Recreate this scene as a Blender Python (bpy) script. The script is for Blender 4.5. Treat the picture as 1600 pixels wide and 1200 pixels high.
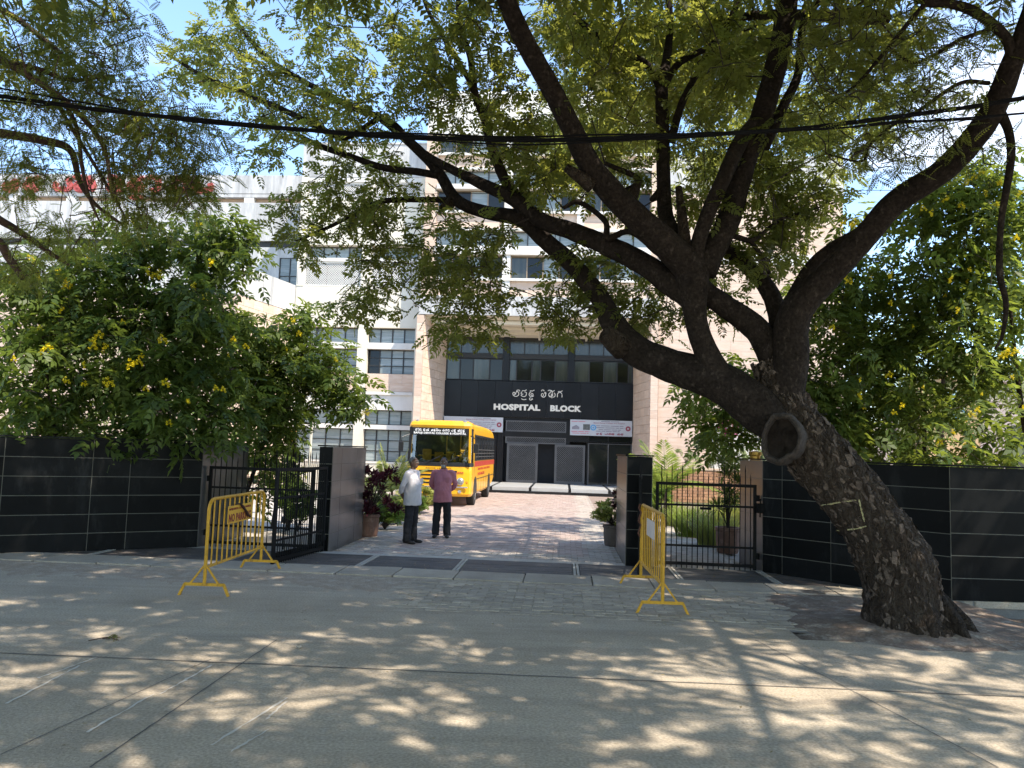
import bpy, bmesh, math, random
import numpy as np
from mathutils import Vector, Matrix, noise as mnoise
random.seed(7); RNG = np.random.default_rng(11)
S = bpy.context.scene; COL = S.collection
for _o in list(bpy.data.objects): bpy.data.objects.remove(_o)
R_ = math.radians

# ------------------------------------------------------------------ camera
CAM_H, PITCH, ROLL = 1.85, R_(5.0), R_(1.8)
cd = bpy.data.cameras.new('camera'); cam = bpy.data.objects.new('camera', cd); COL.objects.link(cam)
cd.sensor_width = 36; cd.lens = 27.0; cd.clip_start = 0.05; cd.clip_end = 2000
CM = Matrix.Rotation(math.pi/2 + PITCH, 3, 'X') @ Matrix.Rotation(ROLL, 3, 'Z')
cam.matrix_world = Matrix.Translation((0, 0, CAM_H)) @ CM.to_4x4()
S.camera = cam

# ------------------------------------------------------------------ sky, sun, exposure
SUN_EL, SUN_AZ = R_(54), R_(128)          # azimuth clockwise from +Y (into the picture)
w = bpy.data.worlds.new('World'); S.world = w; w.use_nodes = True
nt = w.node_tree; nt.nodes.clear()
sky = nt.nodes.new('ShaderNodeTexSky'); sky.sky_type = 'NISHITA'; sky.sun_disc = False
sky.sun_elevation = SUN_EL; sky.sun_rotation = SUN_AZ; sky.air_density = 1.0; sky.dust_density = 0.1; sky.ozone_density = 2.8
tc = nt.nodes.new('ShaderNodeTexCoord'); mp = nt.nodes.new('ShaderNodeMapping'); mp.inputs['Scale'].default_value = (1, 1, 2.6)
mp.inputs['Location'].default_value = (2.1, 1.7, 0.6)
nz = nt.nodes.new('ShaderNodeTexNoise'); nz.inputs['Scale'].default_value = 2.3; nz.inputs['Detail'].default_value = 7; nz.inputs['Roughness'].default_value = .58
cr = nt.nodes.new('ShaderNodeValToRGB'); cr.color_ramp.elements[0].position = .52; cr.color_ramp.elements[1].position = .74
cr.color_ramp.elements[0].color = (0, 0, 0, 1); cr.color_ramp.elements[1].color = (.92, .92, .92, 1)
mx = nt.nodes.new('ShaderNodeMixRGB'); mx.inputs['Color2'].default_value = (3.6, 3.7, 3.85, 1)
bg = nt.nodes.new('ShaderNodeBackground'); bg.inputs['Strength'].default_value = 0.112
out = nt.nodes.new('ShaderNodeOutputWorld')
L = nt.links.new
L(tc.outputs['Generated'], mp.inputs['Vector']); L(mp.outputs[0], nz.inputs['Vector']); L(nz.outputs['Fac'], cr.inputs['Fac'])
L(cr.outputs['Color'], mx.inputs['Fac']); L(sky.outputs[0], mx.inputs['Color1']); L(mx.outputs[0], bg.inputs['Color']); L(bg.outputs[0], out.inputs['Surface'])
sd = bpy.data.lights.new('sun', 'SUN'); sd.energy = 2.2; sd.angle = R_(0.6); sd.color = (1, .90, .76)
sun = bpy.data.objects.new('sun', sd); COL.objects.link(sun)
SUNV = Vector((math.sin(SUN_AZ)*math.cos(SUN_EL), math.cos(SUN_AZ)*math.cos(SUN_EL), math.sin(SUN_EL)))
sun.rotation_euler = SUNV.to_track_quat('Z', 'Y').to_euler()
S.view_settings.view_transform = 'Standard'; S.view_settings.look = 'None'; S.view_settings.exposure = 2.1; S.view_settings.gamma = 1.0
S.view_settings.use_curve_mapping = False
try:
    S.cycles.max_bounces = 8; S.cycles.transparent_max_bounces = 8; S.cycles.use_denoising = True
except Exception: pass

# ------------------------------------------------------------------ premises frame (u right, v into the picture, z up), turned 4 degrees
YAW = R_(-4.0)
AM = Matrix.Rotation(YAW, 3, 'Z'); AI = AM.inverted()
def ray(px, py): return CM @ Vector(((px-800)/1200., -(py-600)/1200., -1.))
def G(px, py, z=0.):                       # where the sight line of a photo pixel meets the ground
    d = ray(px, py); t = (z-CAM_H)/d.z; return AI @ (Vector((0, 0, CAM_H)) + d*t)
def P(px, py, v):                          # where it meets the plane v
    d = AI @ ray(px, py); t = v/d.y; return Vector((0, 0, CAM_H)) + d*t

# ------------------------------------------------------------------ materials
def nd(nt, t, **kw):
    n = nt.nodes.new(t)
    for k, v in kw.items():
        if k in n.inputs: n.inputs[k].default_value = v
        else: setattr(n, k, v)
    return n
def ramp(nt, a, b, ca=(0, 0, 0, 1), cb=(1, 1, 1, 1)):
    n = nt.nodes.new('ShaderNodeValToRGB'); e = n.color_ramp.elements
    e[0].position = a; e[1].position = b; e[0].color = ca; e[1].color = cb; return n
def c4(c, k=1.): return (c[0]*k, c[1]*k, c[2]*k, 1)
MATS = {}
def mat(name, col, rough=.6, var=.12, scale=2.5, fine=0., fscale=60, bump=0., bscale=50, metal=0., spec=.4, rnd=0.,
        stain=None, stain_amt=.5, stain_scale=1.2, stretch=(1, 1, 1), stain_lo=.5, stain_hi=.7, col2=None, c2lo=.45, c2hi=.6, c2scale=6, coat=0.):
    if name in MATS: return MATS[name]
    m = bpy.data.materials.new(name); m.use_nodes = True; n = m.node_tree; L = n.links.new
    b = n.nodes['Principled BSDF']; b.inputs['Roughness'].default_value = rough; b.inputs['Metallic'].default_value = metal
    b.inputs['Specular IOR Level'].default_value = spec; b.inputs['Coat Weight'].default_value = coat
    geo = nd(n, 'ShaderNodeNewGeometry'); oi = nd(n, 'ShaderNodeObjectInfo')
    w_ = nd(n, 'ShaderNodeMath', operation='MULTIPLY'); w_.inputs[1].default_value = 40 if rnd else 0; L(oi.outputs['Random'], w_.inputs[0])
    nz = nd(n, 'ShaderNodeTexNoise', noise_dimensions='4D', Scale=scale, Detail=5, Roughness=.6); L(geo.outputs['Position'], nz.inputs['Vector']); L(w_.outputs[0], nz.inputs['W'])
    r = ramp(n, .3, .7, c4(col, 1-var), c4(col, 1+var)); L(nz.outputs['Fac'], r.inputs['Fac']); cur = r.outputs['Color']
    if col2:
        n2 = nd(n, 'ShaderNodeTexNoise', noise_dimensions='4D', Scale=c2scale, Detail=6, Roughness=.65); mpp = nd(n, 'ShaderNodeMapping', Scale=stretch)
        L(geo.outputs['Position'], mpp.inputs['Vector']); L(mpp.outputs[0], n2.inputs['Vector']); L(w_.outputs[0], n2.inputs['W'])
        rr = ramp(n, c2lo, c2hi); L(n2.outputs['Fac'], rr.inputs['Fac']); mm = nd(n, 'ShaderNodeMixRGB'); mm.inputs['Color2'].default_value = c4(col2)
        L(rr.outputs['Color'], mm.inputs['Fac']); L(cur, mm.inputs['Color1']); cur = mm.outputs[0]
    if stain:
        n3 = nd(n, 'ShaderNodeTexNoise', Scale=stain_scale, Detail=6, Roughness=.7); mp3 = nd(n, 'ShaderNodeMapping', Scale=stretch)
        L(geo.outputs['Position'], mp3.inputs['Vector']); L(mp3.outputs[0], n3.inputs['Vector'])
        r3 = ramp(n, stain_lo, stain_hi, (0, 0, 0, 1), (stain_amt,)*3+(1,)); L(n3.outputs['Fac'], r3.inputs['Fac'])
        m3 = nd(n, 'ShaderNodeMixRGB'); m3.inputs['Color2'].default_value = c4(stain); L(r3.outputs['Color'], m3.inputs['Fac']); L(cur, m3.inputs['Color1']); cur = m3.outputs[0]
    if fine:
        n4 = nd(n, 'ShaderNodeTexNoise', Scale=fscale, Detail=3); L(geo.outputs['Position'], n4.inputs['Vector'])
        r4 = ramp(n, .25, .75, c4((1-fine,)*3), c4((1+fine,)*3)); L(n4.outputs['Fac'], r4.inputs['Fac'])
        m4 = nd(n, 'ShaderNodeMixRGB', blend_type='MULTIPLY'); m4.inputs['Fac'].default_value = 1; L(cur, m4.inputs['Color1']); L(r4.outputs['Color'], m4.inputs['Color2']); cur = m4.outputs[0]
    if rnd:
        mr = nd(n, 'ShaderNodeMapRange'); mr.inputs['To Min'].default_value = 1-rnd; mr.inputs['To Max'].default_value = 1+rnd; L(oi.outputs['Random'], mr.inputs['Value'])
        m5 = nd(n, 'ShaderNodeMixRGB', blend_type='MULTIPLY'); m5.inputs['Fac'].default_value = 1; L(cur, m5.inputs['Color1']); L(mr.outputs[0], m5.inputs['Color2']); cur = m5.outputs[0]
    L(cur, b.inputs['Base Color'])
    if bump:
        n6 = nd(n, 'ShaderNodeTexNoise', Scale=bscale, Detail=6); L(geo.outputs['Position'], n6.inputs['Vector'])
        bm = nd(n, 'ShaderNodeBump', Strength=bump, Distance=.02); L(n6.outputs['Fac'], bm.inputs['Height']); L(bm.outputs[0], b.inputs['Normal'])
    MATS[name] = m; return m
def leafmat(name, a, bcol, trans, tmix=.35, rough=.45):
    m = bpy.data.materials.new(name); m.use_nodes = True; n = m.node_tree; L = n.links.new; n.nodes.clear()
    at = nd(n, 'ShaderNodeAttribute', attribute_name='tint'); r = ramp(n, 0, 1, c4(a), c4(bcol)); L(at.outputs['Fac'], r.inputs['Fac'])
    pb = nd(n, 'ShaderNodeBsdfPrincipled', Roughness=rough); pb.inputs['Specular IOR Level'].default_value = .18; L(r.outputs[0], pb.inputs['Base Color'])
    tr = nd(n, 'ShaderNodeBsdfTranslucent'); r2 = ramp(n, 0, 1, c4(trans, .7), c4(trans, 1.25)); L(at.outputs['Fac'], r2.inputs['Fac']); L(r2.outputs[0], tr.inputs['Color'])
    ms = nd(n, 'ShaderNodeMixShader'); ms.inputs['Fac'].default_value = tmix; L(pb.outputs[0], ms.inputs[1]); L(tr.outputs[0], ms.inputs[2])
    o = nd(n, 'ShaderNodeOutputMaterial'); L(ms.outputs[0], o.inputs['Surface']); MATS[name] = m; return m

# ------------------------------------------------------------------ mesh builder
class MB:
    def __init__(s): s.v = []; s.f = []
    def add(s, vs, fs):
        o = len(s.v); s.v += [tuple(x) for x in vs]; s.f += [tuple(i+o for i in f) for f in fs]; return s
    def box(s, x0, x1, y0, y1, z0, z1, c=0.):
        if c <= 0:
            return s.add([(x0,y0,z0),(x1,y0,z0),(x1,y1,z0),(x0,y1,z0),(x0,y0,z1),(x1,y0,z1),(x1,y1,z1),(x0,y1,z1)],
                  [(0,3,2,1),(4,5,6,7),(0,1,5,4),(1,2,6,5),(2,3,7,6),(3,0,4,7)])
        bm = bmesh.new(); bmesh.ops.create_cube(bm, size=1)
        for q in bm.verts: q.co = ((x0+x1)/2+q.co.x*(x1-x0), (y0+y1)/2+q.co.y*(y1-y0), (z0+z1)/2+q.co.z*(z1-z0))
        bmesh.ops.bevel(bm, geom=bm.edges[:], offset=c, segments=2, affect='EDGES', profile=.5)
        bm.verts.index_update(); s.add([q.co for q in bm.verts], [[q.index for q in f.verts] for f in bm.faces]); bm.free(); return s
    def bar(s, p, q, a, b=None, up=(0, 0, 1)):          # rectangular bar between two points
        p, q = Vector(p), Vector(q); b = b or a; d = (q-p).normalized(); up = Vector(up)
        if abs(d.dot(up)) > .95: up = Vector((0, 1, 0))
        x = d.cross(up).normalized()*a/2; y = x.cross(d).normalized()*b/2
        return s.add([p-x-y, p+x-y, p+x+y, p-x+y, q-x-y, q+x-y, q+x+y, q-x+y], [(0,3,2,1),(4,5,6,7),(0,1,5,4),(1,2,6,5),(2,3,7,6),(3,0,4,7)])
    def tube(s, pts, rad, n=8, cap=True, flat=None):
        pts = [Vector(p) for p in pts]; m = len(pts)
        if not hasattr(rad, '__len__'): rad = [rad]*m
        o = len(s.v); t = (pts[1]-pts[0]).normalized(); ref = Vector((0, 0, 1)) if abs(t.z) < .9 else Vector((1, 0, 0)); x = t.cross(ref).normalized()
        for i in range(m):
            t = (pts[min(i+1, m-1)]-pts[max(i-1, 0)]).normalized(); x = (x - t*x.dot(t)).normalized(); y = t.cross(x)
            for k in range(n):
                a = 2*math.pi*k/n; s.v.append(tuple(pts[i] + (x*math.cos(a)+y*math.sin(a)*(flat or 1))*rad[i]))
        for i in range(m-1):
            for k in range(n):
                a, b = o+i*n+k, o+i*n+(k+1) % n; s.f.append((a, b, b+n, a+n))
        if cap: s.f.append(tuple(o+k for k in range(n-1, -1, -1))); s.f.append(tuple(o+(m-1)*n+k for k in range(n)))
        return s
    def lathe(s, prof, c=(0, 0, 0), n=20, ax='z'):       # prof: (r, h)
        o = len(s.v); m = len(prof)
        for r, h in prof:
            for k in range(n):
                a = 2*math.pi*k/n; q = (r*math.cos(a), r*math.sin(a), h)
                if ax == 'x': q = (h, q[0], q[1])
                if ax == 'y': q = (q[0], h, -q[1])
                s.v.append((c[0]+q[0], c[1]+q[1], c[2]+q[2]))
        for i in range(m-1):
            for k in range(n):
                a, b = o+i*n+k, o+i*n+(k+1) % n; s.f.append((a, b, b+n, a+n))
        s.f.append(tuple(o+k for k in range(n-1, -1, -1))); s.f.append(tuple(o+(m-1)*n+k for k in range(n))); return s
    def prism(s, poly, O, X, Y, depth):                 # flat outline poly in (X, Y) thickened along X x Y
        O, X, Y = Vector(O), Vector(X), Vector(Y); N = X.cross(Y).normalized()*depth; k = len(poly)
        vs = [O+X*a+Y*b for a, b in poly]; vs = vs + [q+N for q in vs]
        return s.add(vs, [tuple(range(k-1, -1, -1)), tuple(range(k, 2*k))]+[(i, (i+1) % k, (i+1) % k+k, i+k) for i in range(k)])
    def stroke(s, pts, wd, O, X, Y, depth):             # ribbon with thickness along a 2-D polyline
        O, X, Y = Vector(O), Vector(X), Vector(Y); N = X.cross(Y).normalized()*depth; m = len(pts); q = [Vector(p).to_2d() for p in pts]; vs = []
        for i in range(m):
            t = (q[min(i+1, m-1)]-q[max(i-1, 0)]).normalized(); nn = Vector((-t.y, t.x))*wd/2
            for e in (q[i]+nn, q[i]-nn): b = O+X*e.x+Y*e.y; vs += [b, b+N]
        fs = []
        for i in range(m-1):
            a = i*4; fs += [(a+1, a+3, a+7, a+5), (a, a+4, a+6, a+2), (a, a+1, a+5, a+4), (a+2, a+6, a+7, a+3)]
        fs += [(0, 2, 3, 1), (m*4-4, m*4-3, m*4-1, m*4-2)]
        return s.add(vs, fs)
    def xf(s, M): s.v = [tuple(M @ Vector(p)) for p in s.v]; return s
    def mesh(s, name, smooth=False, off=None):
        me = bpy.data.meshes.new(name); vs = s.v
        if off: vs = [(a-off[0], b-off[1], c-off[2]) for a, b, c in vs]
        me.from_pydata(vs, [], s.f)
        if smooth: me.polygons.foreach_set('use_smooth', [True]*len(me.polygons))
        me.update(); return me
def clean(me):
    bm = bmesh.new(); bm.from_mesh(me); bmesh.ops.recalc_face_normals(bm, faces=bm.faces[:]); bm.to_mesh(me); bm.free(); return me
def npmesh(name, V, Q, tint=None, smooth=False):
    me = bpy.data.meshes.new(name); nv, nf, k = len(V), len(Q), Q.shape[1]
    me.vertices.add(nv); me.vertices.foreach_set('co', np.ascontiguousarray(V, np.float32).ravel())
    me.loops.add(nf*k); me.loops.foreach_set('vertex_index', np.ascontiguousarray(Q, np.int32).ravel())
    me.polygons.add(nf); me.polygons.foreach_set('loop_start', np.arange(0, nf*k, k, dtype=np.int32))
    if smooth: me.polygons.foreach_set('use_smooth', np.ones(nf, bool))
    if tint is not None:
        a = me.attributes.new('tint', 'FLOAT', 'FACE'); a.data.foreach_set('value', np.ascontiguousarray(tint, np.float32))
    me.update(calc_edges=True); me.validate(); return me
def tag(o, label=None, cat=None, group=None, kind=None):
    if label: o['label'] = label
    if cat: o['category'] = cat
    if group: o['group'] = group
    if kind: o['kind'] = kind
    return o
def put(o, org=(0, 0, 0), rot=0.):
    o.location = AM @ Vector(org); o.rotation_euler = (0, 0, YAW+rot); return o
class Thing:
    def __init__(s, name, label, cat, org=(0, 0, 0), rot=0., group=None, local=False):
        s.e = bpy.data.objects.new(name, None); s.e.empty_display_size = .2; COL.objects.link(s.e); put(s.e, org, rot)
        s.off = None if (local or rot) else tuple(org); tag(s.e, label, cat, group)
    def part(s, name, mb, m, parent=None, smooth=False, label=None, kind=None):
        me = mb if isinstance(mb, bpy.types.Mesh) else mb.mesh(name, smooth, s.off)
        return s.data(name, me, m, parent, label, kind)
    def data(s, name, me, m=None, parent=None, label=None, kind=None, loc=None, scale=None, rot=None):
        if m and not me.materials: me.materials.append(m)
        o = bpy.data.objects.new(name, me); COL.objects.link(o); o.parent = parent or s.e
        if loc is not None:
            l = Vector(loc); o.location = l - Vector(s.off) if s.off else l
        if scale: o.scale = scale
        if rot: o.rotation_euler = rot
        tag(o, label, None, None, kind); return o
def solo(name, mb, m, label=None, cat=None, org=(0, 0, 0), smooth=False, group=None, kind=None):
    me = mb if isinstance(mb, bpy.types.Mesh) else mb.mesh(name, smooth, org)
    me.materials.append(m); o = bpy.data.objects.new(name, me); COL.objects.link(o); put(o, org); return tag(o, label, cat, group, kind)
def copy_tree(o, parent=None):
    c = o.copy(); COL.objects.link(c)
    if parent: c.parent = parent
    for ch in list(o.children): copy_tree(ch, c)
    return c
def cubemesh(m, bev=.02):                              # unit bevelled block shared by alike tiles; scaled per object
    b = MB().box(-.5, .5, -.5, .5, -.5, .5)
    bm = bmesh.new(); bmesh.ops.create_cube(bm, size=1); bmesh.ops.bevel(bm, geom=bm.edges[:], offset=bev, segments=1, affect='EDGES')
    me = bpy.data.meshes.new('block'); bm.to_mesh(me); bm.free(); me.materials.append(m); return me
def catmull(pts, k=6):
    p = [np.array(q, float) for q in pts]; p = [2*p[0]-p[1]]+p+[2*p[-1]-p[-2]]; r = []
    for i in range(1, len(p)-2):
        for j in range(k):
            t = j/k; a, b, c, d = p[i-1:i+3]
            r.append(.5*((2*b)+(c-a)*t+(2*a-5*b+4*c-d)*t*t+(3*b-a-3*c+d)*t**3))
    r.append(p[-2]); return r
def textmb(s, O, X, Y, width, height, depth=.01, bold=0.):   # lettering from the built-in font, fitted to width x height at O
    cu = bpy.data.curves.new('lettering', 'FONT'); cu.body = s; cu.size = 1; cu.extrude = .05; cu.offset = bold; cu.resolution_u = 3; cu.space_character = 1.08
    o = bpy.data.objects.new('lettering', cu); COL.objects.link(o); dg = bpy.context.evaluated_depsgraph_get(); dg.update()
    me = bpy.data.meshes.new_from_object(o.evaluated_get(dg)); bpy.data.objects.remove(o); bpy.data.curves.remove(cu)
    vs = np.array([v.co[:] for v in me.vertices]); lo, hi = vs.min(0), vs.max(0); sc = (vs-lo)/(hi-lo)
    O, X, Y = np.array(O), np.array(X, float), np.array(Y, float); N = np.cross(X, Y); N /= np.linalg.norm(N)
    W = O+np.outer(sc[:, 0]*width, X)+np.outer(sc[:, 1]*height, Y)+np.outer(sc[:, 2]*depth, N)
    r = MB().add(W, [tuple(p.vertices) for p in me.polygons]); bpy.data.meshes.remove(me); return r

# Kannada lettering drawn as strokes in a unit em
def arc(cx, cy, rx, ry, a, b, n=9): return [(cx+rx*math.cos(R_(a+(b-a)*i/n)), cy+ry*math.sin(R_(a+(b-a)*i/n))) for i in range(n+1)]
KT = [(.22, .78), (.36, .88), (.5, .80), (.8, .98)]            # head stroke
K = {
 'va': [arc(.27, .32, .15, .2, 0, 360), arc(.4, .34, .28, .34, 200, 400) , arc(.62, .5, .1, .2, -20, 170)],
 'aa': [arc(.2, .4, .14, .2, 20, 370), arc(.45, .36, .38, .34, 185, 360), arc(.62, .4, .2, .3, -10, 200), [(.5, .72), (.62, .9), (.85, .92), (.95, .76)]],
 'sa': [KT, arc(.25, .5, .13, .17, 90, 330), arc(.45, .32, .34, .3, 190, 350), arc(.66, .45, .14, .22, -60, 130)],
 'ta': [KT, arc(.45, .36, .32, .34, 100, 330), arc(.5, .34, .14, .16, 60, 420)],
 'bha': [KT, arc(.3, .36, .24, .3, 80, 300), arc(.66, .36, .22, .3, 250, 440), [(.48, .3), (.48, -.1)], arc(.48, .34, .1, .12, 0, 360)],
 'ga': [KT, arc(.45, .38, .3, .36, 215, 20), [(.16, .2), (.16, .04)], [(.75, .45), (.75, .04)]],
 'ma': [arc(.25, .36, .2, .28, 120, 350), arc(.6, .36, .2, .28, 190, 430), arc(.44, .3, .09, .2, 190, 350), [(.6, .66), (.8, .9)]],
 'ha': [KT, arc(.3, .34, .22, .3, 60, 340), arc(.56, .36, .14, .18, 0, 360), arc(.72, .4, .2, .36, -70, 80)],
 'da': [KT, arc(.42, .36, .32, .34, 110, 400), arc(.42, .3, .14, .14, 0, 360)],
 'la': [arc(.25, .36, .18, .28, 100, 360), arc(.55, .36, .13, .28, 180, 360), arc(.78, .45, .12, .3, 180, 20), KT],
 'ya': [arc(.2, .42, .13, .2, 0, 360), arc(.42, .34, .26, .32, 200, 350), arc(.74, .36, .14, .3, 200, 420)],
 'ka': [KT, [(.12, .42), (.85, .42)], arc(.32, .28, .2, .24, 60, 400), arc(.66, .28, .18, .24, 140, 420)],
 'ba': [arc(.4, .36, .3, .34, 120, 420), KT, [(.3, .3), (.5, .4)]],
 'ja': [KT, arc(.35, .34, .24, .28, 30, 330), arc(.72, .3, .18, .26, 180, 400)],
 'ii': [arc(.3, .9, .16, .12, -30, 220)], 'mm': [arc(.3, .3, .16, .2, 0, 360)], 'ea': [[(.1, .8), (.35, 1.02), (.6, .85)]],
 'aam': [arc(.2, .8, .3, .2, 150, 0), [(.5, .8), (.5, .3)], arc(.35, .25, .15, .14, 0, -180)],
 'sub': [arc(.35, -.28, .16, .16, 80, 380), [(.5, -.2), (.62, -.34)]], 'sub2': [arc(.5, -.25, .3, .16, 180, 340)]}
def kannada(words, O, X, Y, width, height, wd=.12, depth=.02):
    x = 0; lay = []; res = []
    for word in words:
        for g in word:
            base = g.split('+'); lay.append((x, base)); x += 1.0 if base[0] not in ('mm', 'aam') else .6
        x += .55
    x -= .55; X, Y = Vector(X), Vector(Y); sx = width/x
    for gx, base in lay:
        mb = MB()
        for b in base:
            for st in K[b]: mb.stroke(st, wd, Vector(O)+X*(gx*sx), X*sx, Y*height, depth/max(1e-6, sx*height)*abs(sx*height))
        res.append(mb)
    return res
def joinmb(l):
    m = MB()
    for q in l: m.add(q.v, q.f)
    return m
# ------------------------------------------------------------------ colours
M_road = mat('road_concrete', (.375, .315, .24), .88, .16, 1.4, fine=.32, fscale=48, bump=.35, bscale=90, col2=(.44, .378, .295), c2lo=.46, c2hi=.64, c2scale=1.0, stretch=(.12, 1.6, 1),
             stain=(.20, .168, .135), stain_amt=.55, stain_scale=1.3, stain_lo=.52, stain_hi=.72)
M_dust = mat('dusty_paver', (.37, .312, .24), .9, .2, 3, fine=.2, fscale=70, bump=.3, bscale=90, rnd=.16, stain=(.27, .23, .19), stain_amt=.5, stain_scale=1.6)
M_slab = mat('concrete_slab', (.37, .318, .25), .9, .15, 2, fine=.18, fscale=60, bump=.25, rnd=.1, stain=(.26, .22, .18), stain_amt=.5, stain_scale=2)
M_plate = mat('cover_plate_black', (.05, .052, .055), .6, .25, 2, fine=.25, fscale=40, bump=.2, col2=(.11, .1, .09), c2lo=.52, c2hi=.75, c2scale=2)
M_plateb = mat('cover_plate_brown', (.085, .072, .064), .75, .3, 2, fine=.25, fscale=40, bump=.2, col2=(.16, .13, .11), c2lo=.5, c2hi=.75, c2scale=2)
M_strip = mat('pale_strip', (.4, .37, .32), .85, .15, 4, fine=.15)
M_red = mat('red_paver', (.385, .30, .258), .85, .15, 3, fine=.15, fscale=50, rnd=.13, bump=.2)
M_grp = mat('grey_paver', (.38, .335, .285), .85, .15, 3, fine=.15, fscale=50, rnd=.13, bump=.2)
M_soil = mat('soil', (.17, .125, .095), .95, .3, 3, fine=.35, fscale=35, bump=.7, bscale=30, col2=(.3, .26, .21), c2lo=.5, c2hi=.66, c2scale=5)
M_yard = mat('yard', (.34, .3, .26), .9, .2, 1, fine=.2)
M_white = mat('white_paint', (.60, .58, .53), .7, .05, 1, fine=.05, stain=(.42, .41, .38), stain_amt=.55, stain_scale=.9, stretch=(2.2, 2.2, .35), stain_lo=.54, stain_hi=.76, bump=.05)
M_whited = mat('weathered_white_paint', (.50, .495, .475), .8, .08, 1, fine=.08, stain=(.24, .24, .235), stain_amt=.85, stain_scale=1.0, stretch=(2.4, 2.4, .3), stain_lo=.42, stain_hi=.68, bump=.05)
M_cream = mat('cream_paint', (.60, .56, .46), .7, .05, 1, fine=.04, stain=(.38, .34, .27), stain_amt=.5, stain_scale=.8, stretch=(2, 2, .4), stain_lo=.55, stain_hi=.78)
M_stone = mat('pink_sandstone', (.54, .40, .30), .75, .08, .8, fine=.05, rnd=.09, col2=(.59, .47, .37), c2lo=.45, c2hi=.62, c2scale=3, stretch=(.6, .6, 3.5), bump=.05)
M_joint = mat('stone_joint', (.52, .39, .30), .9, .1)
M_gran = mat('black_granite', (.007, .0075, .008), .38, .25, 3, fine=.2, fscale=160, spec=.06, rnd=.35, stain=(.06, .06, .06), stain_amt=.4, stain_scale=1.6, stretch=(2, 2, .7), stain_lo=.55, stain_hi=.8)
M_granlit = mat('lit_granite', (.075, .072, .072), .3, .2, 3, fine=.2, fscale=160, spec=.5, rnd=.12, stain=(.13, .125, .12), stain_amt=.4, stain_scale=2.2, stretch=(2, 2, .6))  # paler copy of the black granite; light on end and side faces as colour
M_grout = mat('pale_grout', (.16, .155, .13), .9, .15)
M_granb = mat('dark_sign_granite', (.013, .0135, .0145), .3, .2, 2, fine=.15, fscale=120, spec=.2, rnd=.15)
M_frame = mat('dark_window_frame', (.02, .019, .018), .5, .1)
M_pane = mat('louvre_glass', (.17, .2, .195), .22, .15, .9, spec=.5, rnd=.16, col2=(.24, .265, .26), c2lo=.48, c2hi=.56, c2scale=2, stretch=(.3, .3, 5))
M_paned = mat('dark_glass', (.012, .013, .012), .06, .2, .7, spec=.3, rnd=.5)
M_panec = mat('curtained_glass', (.045, .047, .036), .12, .2, 1.2, spec=.5, rnd=.25, stretch=(4, 4, .3), col2=(.025, .03, .024), c2lo=.45, c2hi=.6, c2scale=2)
M_blackin = mat('dark_interior', (.012, .012, .012), .8, .2)
M_grille = mat('steel_grille', (.12, .116, .112), .45, .15, metal=.4)
M_lett = mat('pale_lettering', (.72, .66, .55), .5, .05)
M_redl = mat('red_lettering', (.38, .07, .06), .5, .12)
M_iron = mat('black_iron', (.008, .008, .008), .6, .2, 6, spec=.12, col2=(.045, .026, .018), c2lo=.64, c2hi=.76, c2scale=12)
M_plinth = mat('plinth_granite', (.42, .42, .40), .35, .1, 2, rnd=.08, fine=.1, fscale=90)
M_brown = mat('brown_reveal', (.38, .26, .17), .8, .1)

# ------------------------------------------------------------------ ground, road, pavement
gb = MB().add([(-300, -300, -.32), (300, -300, -.32), (300, 300, -.32), (-300, 300, -.32)], [(0, 1, 2, 3)])
solo('ground', gb, M_yard, 'bare ground under the road and the yard', None, kind='structure')
def strip_sheet(poly, z): return MB().add([(a, b, z) for a, b in poly], [tuple(range(len(poly)))])
rd = strip_sheet([(-60, -25), (60, -25), (60, 8.35), (2.5, 8.35), (2.5, 11.0), (-60, 11.0)], 0.)
solo('road', rd, M_road, 'grey concrete road with leaf shade on it', None, kind='structure')
jb = MB()                                                # saw-cut joints in the concrete
for a, b, wd in ((G(-200, 1012), G(1800, 1098), .018), (G(140, 1200), G(432, 1000), .012), (G(0, 1180), G(330, 1030), .008), (G(1560, 1200), G(1180, 1000), .008)):
    d = (b-a).normalized(); n = Vector((-d.y, d.x, 0))*wd/2; k = 40; pts = []
    for i in range(k+1):
        q = a.lerp(b, i/k)+n*random.uniform(-.6, .6); pts += [(q+n)+Vector((0, 0, .004)), (q-n)+Vector((0, 0, .004))]
    jb.add(pts, [(2*i, 2*i+1, 2*i+3, 2*i+2) for i in range(k)])
solo('road_joint', jb, mat('road_joint', (.13, .12, .11), .95, .3), 'narrow dark joint and cracks in the concrete road', None, kind='structure')
sb = MB()                                                # pale scrape marks
for x0, y0, x1, y1 in ((135, 1145, 240, 1085), (10, 1100, 125, 1040), (330, 1165, 450, 1090), (415, 1125, 448, 1096), (60, 1060, 150, 1028), (250, 1085, 330, 1040), (360, 1175, 420, 1140)):
    a, b = G(x0, y0), G(x1, y1); d = (b-a).normalized(); n = Vector((-d.y, d.x, 0)); k = 14; pts = []
    for i in range(k+1):
        q = a.lerp(b, i/k)+n*random.uniform(-.006, .006)+Vector((0, 0, .004)); ww = .013*random.uniform(.2, 1); pts += [q+n*ww, q-n*ww]
    sb.add(pts, [(2*i, 2*i+1, 2*i+3, 2*i+2) for i in range(k)])
solo('road_marking', sb, mat('scrape', (.56, .52, .46), .9, .2), 'pale scrape marks on the concrete road', None, kind='structure')

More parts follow.
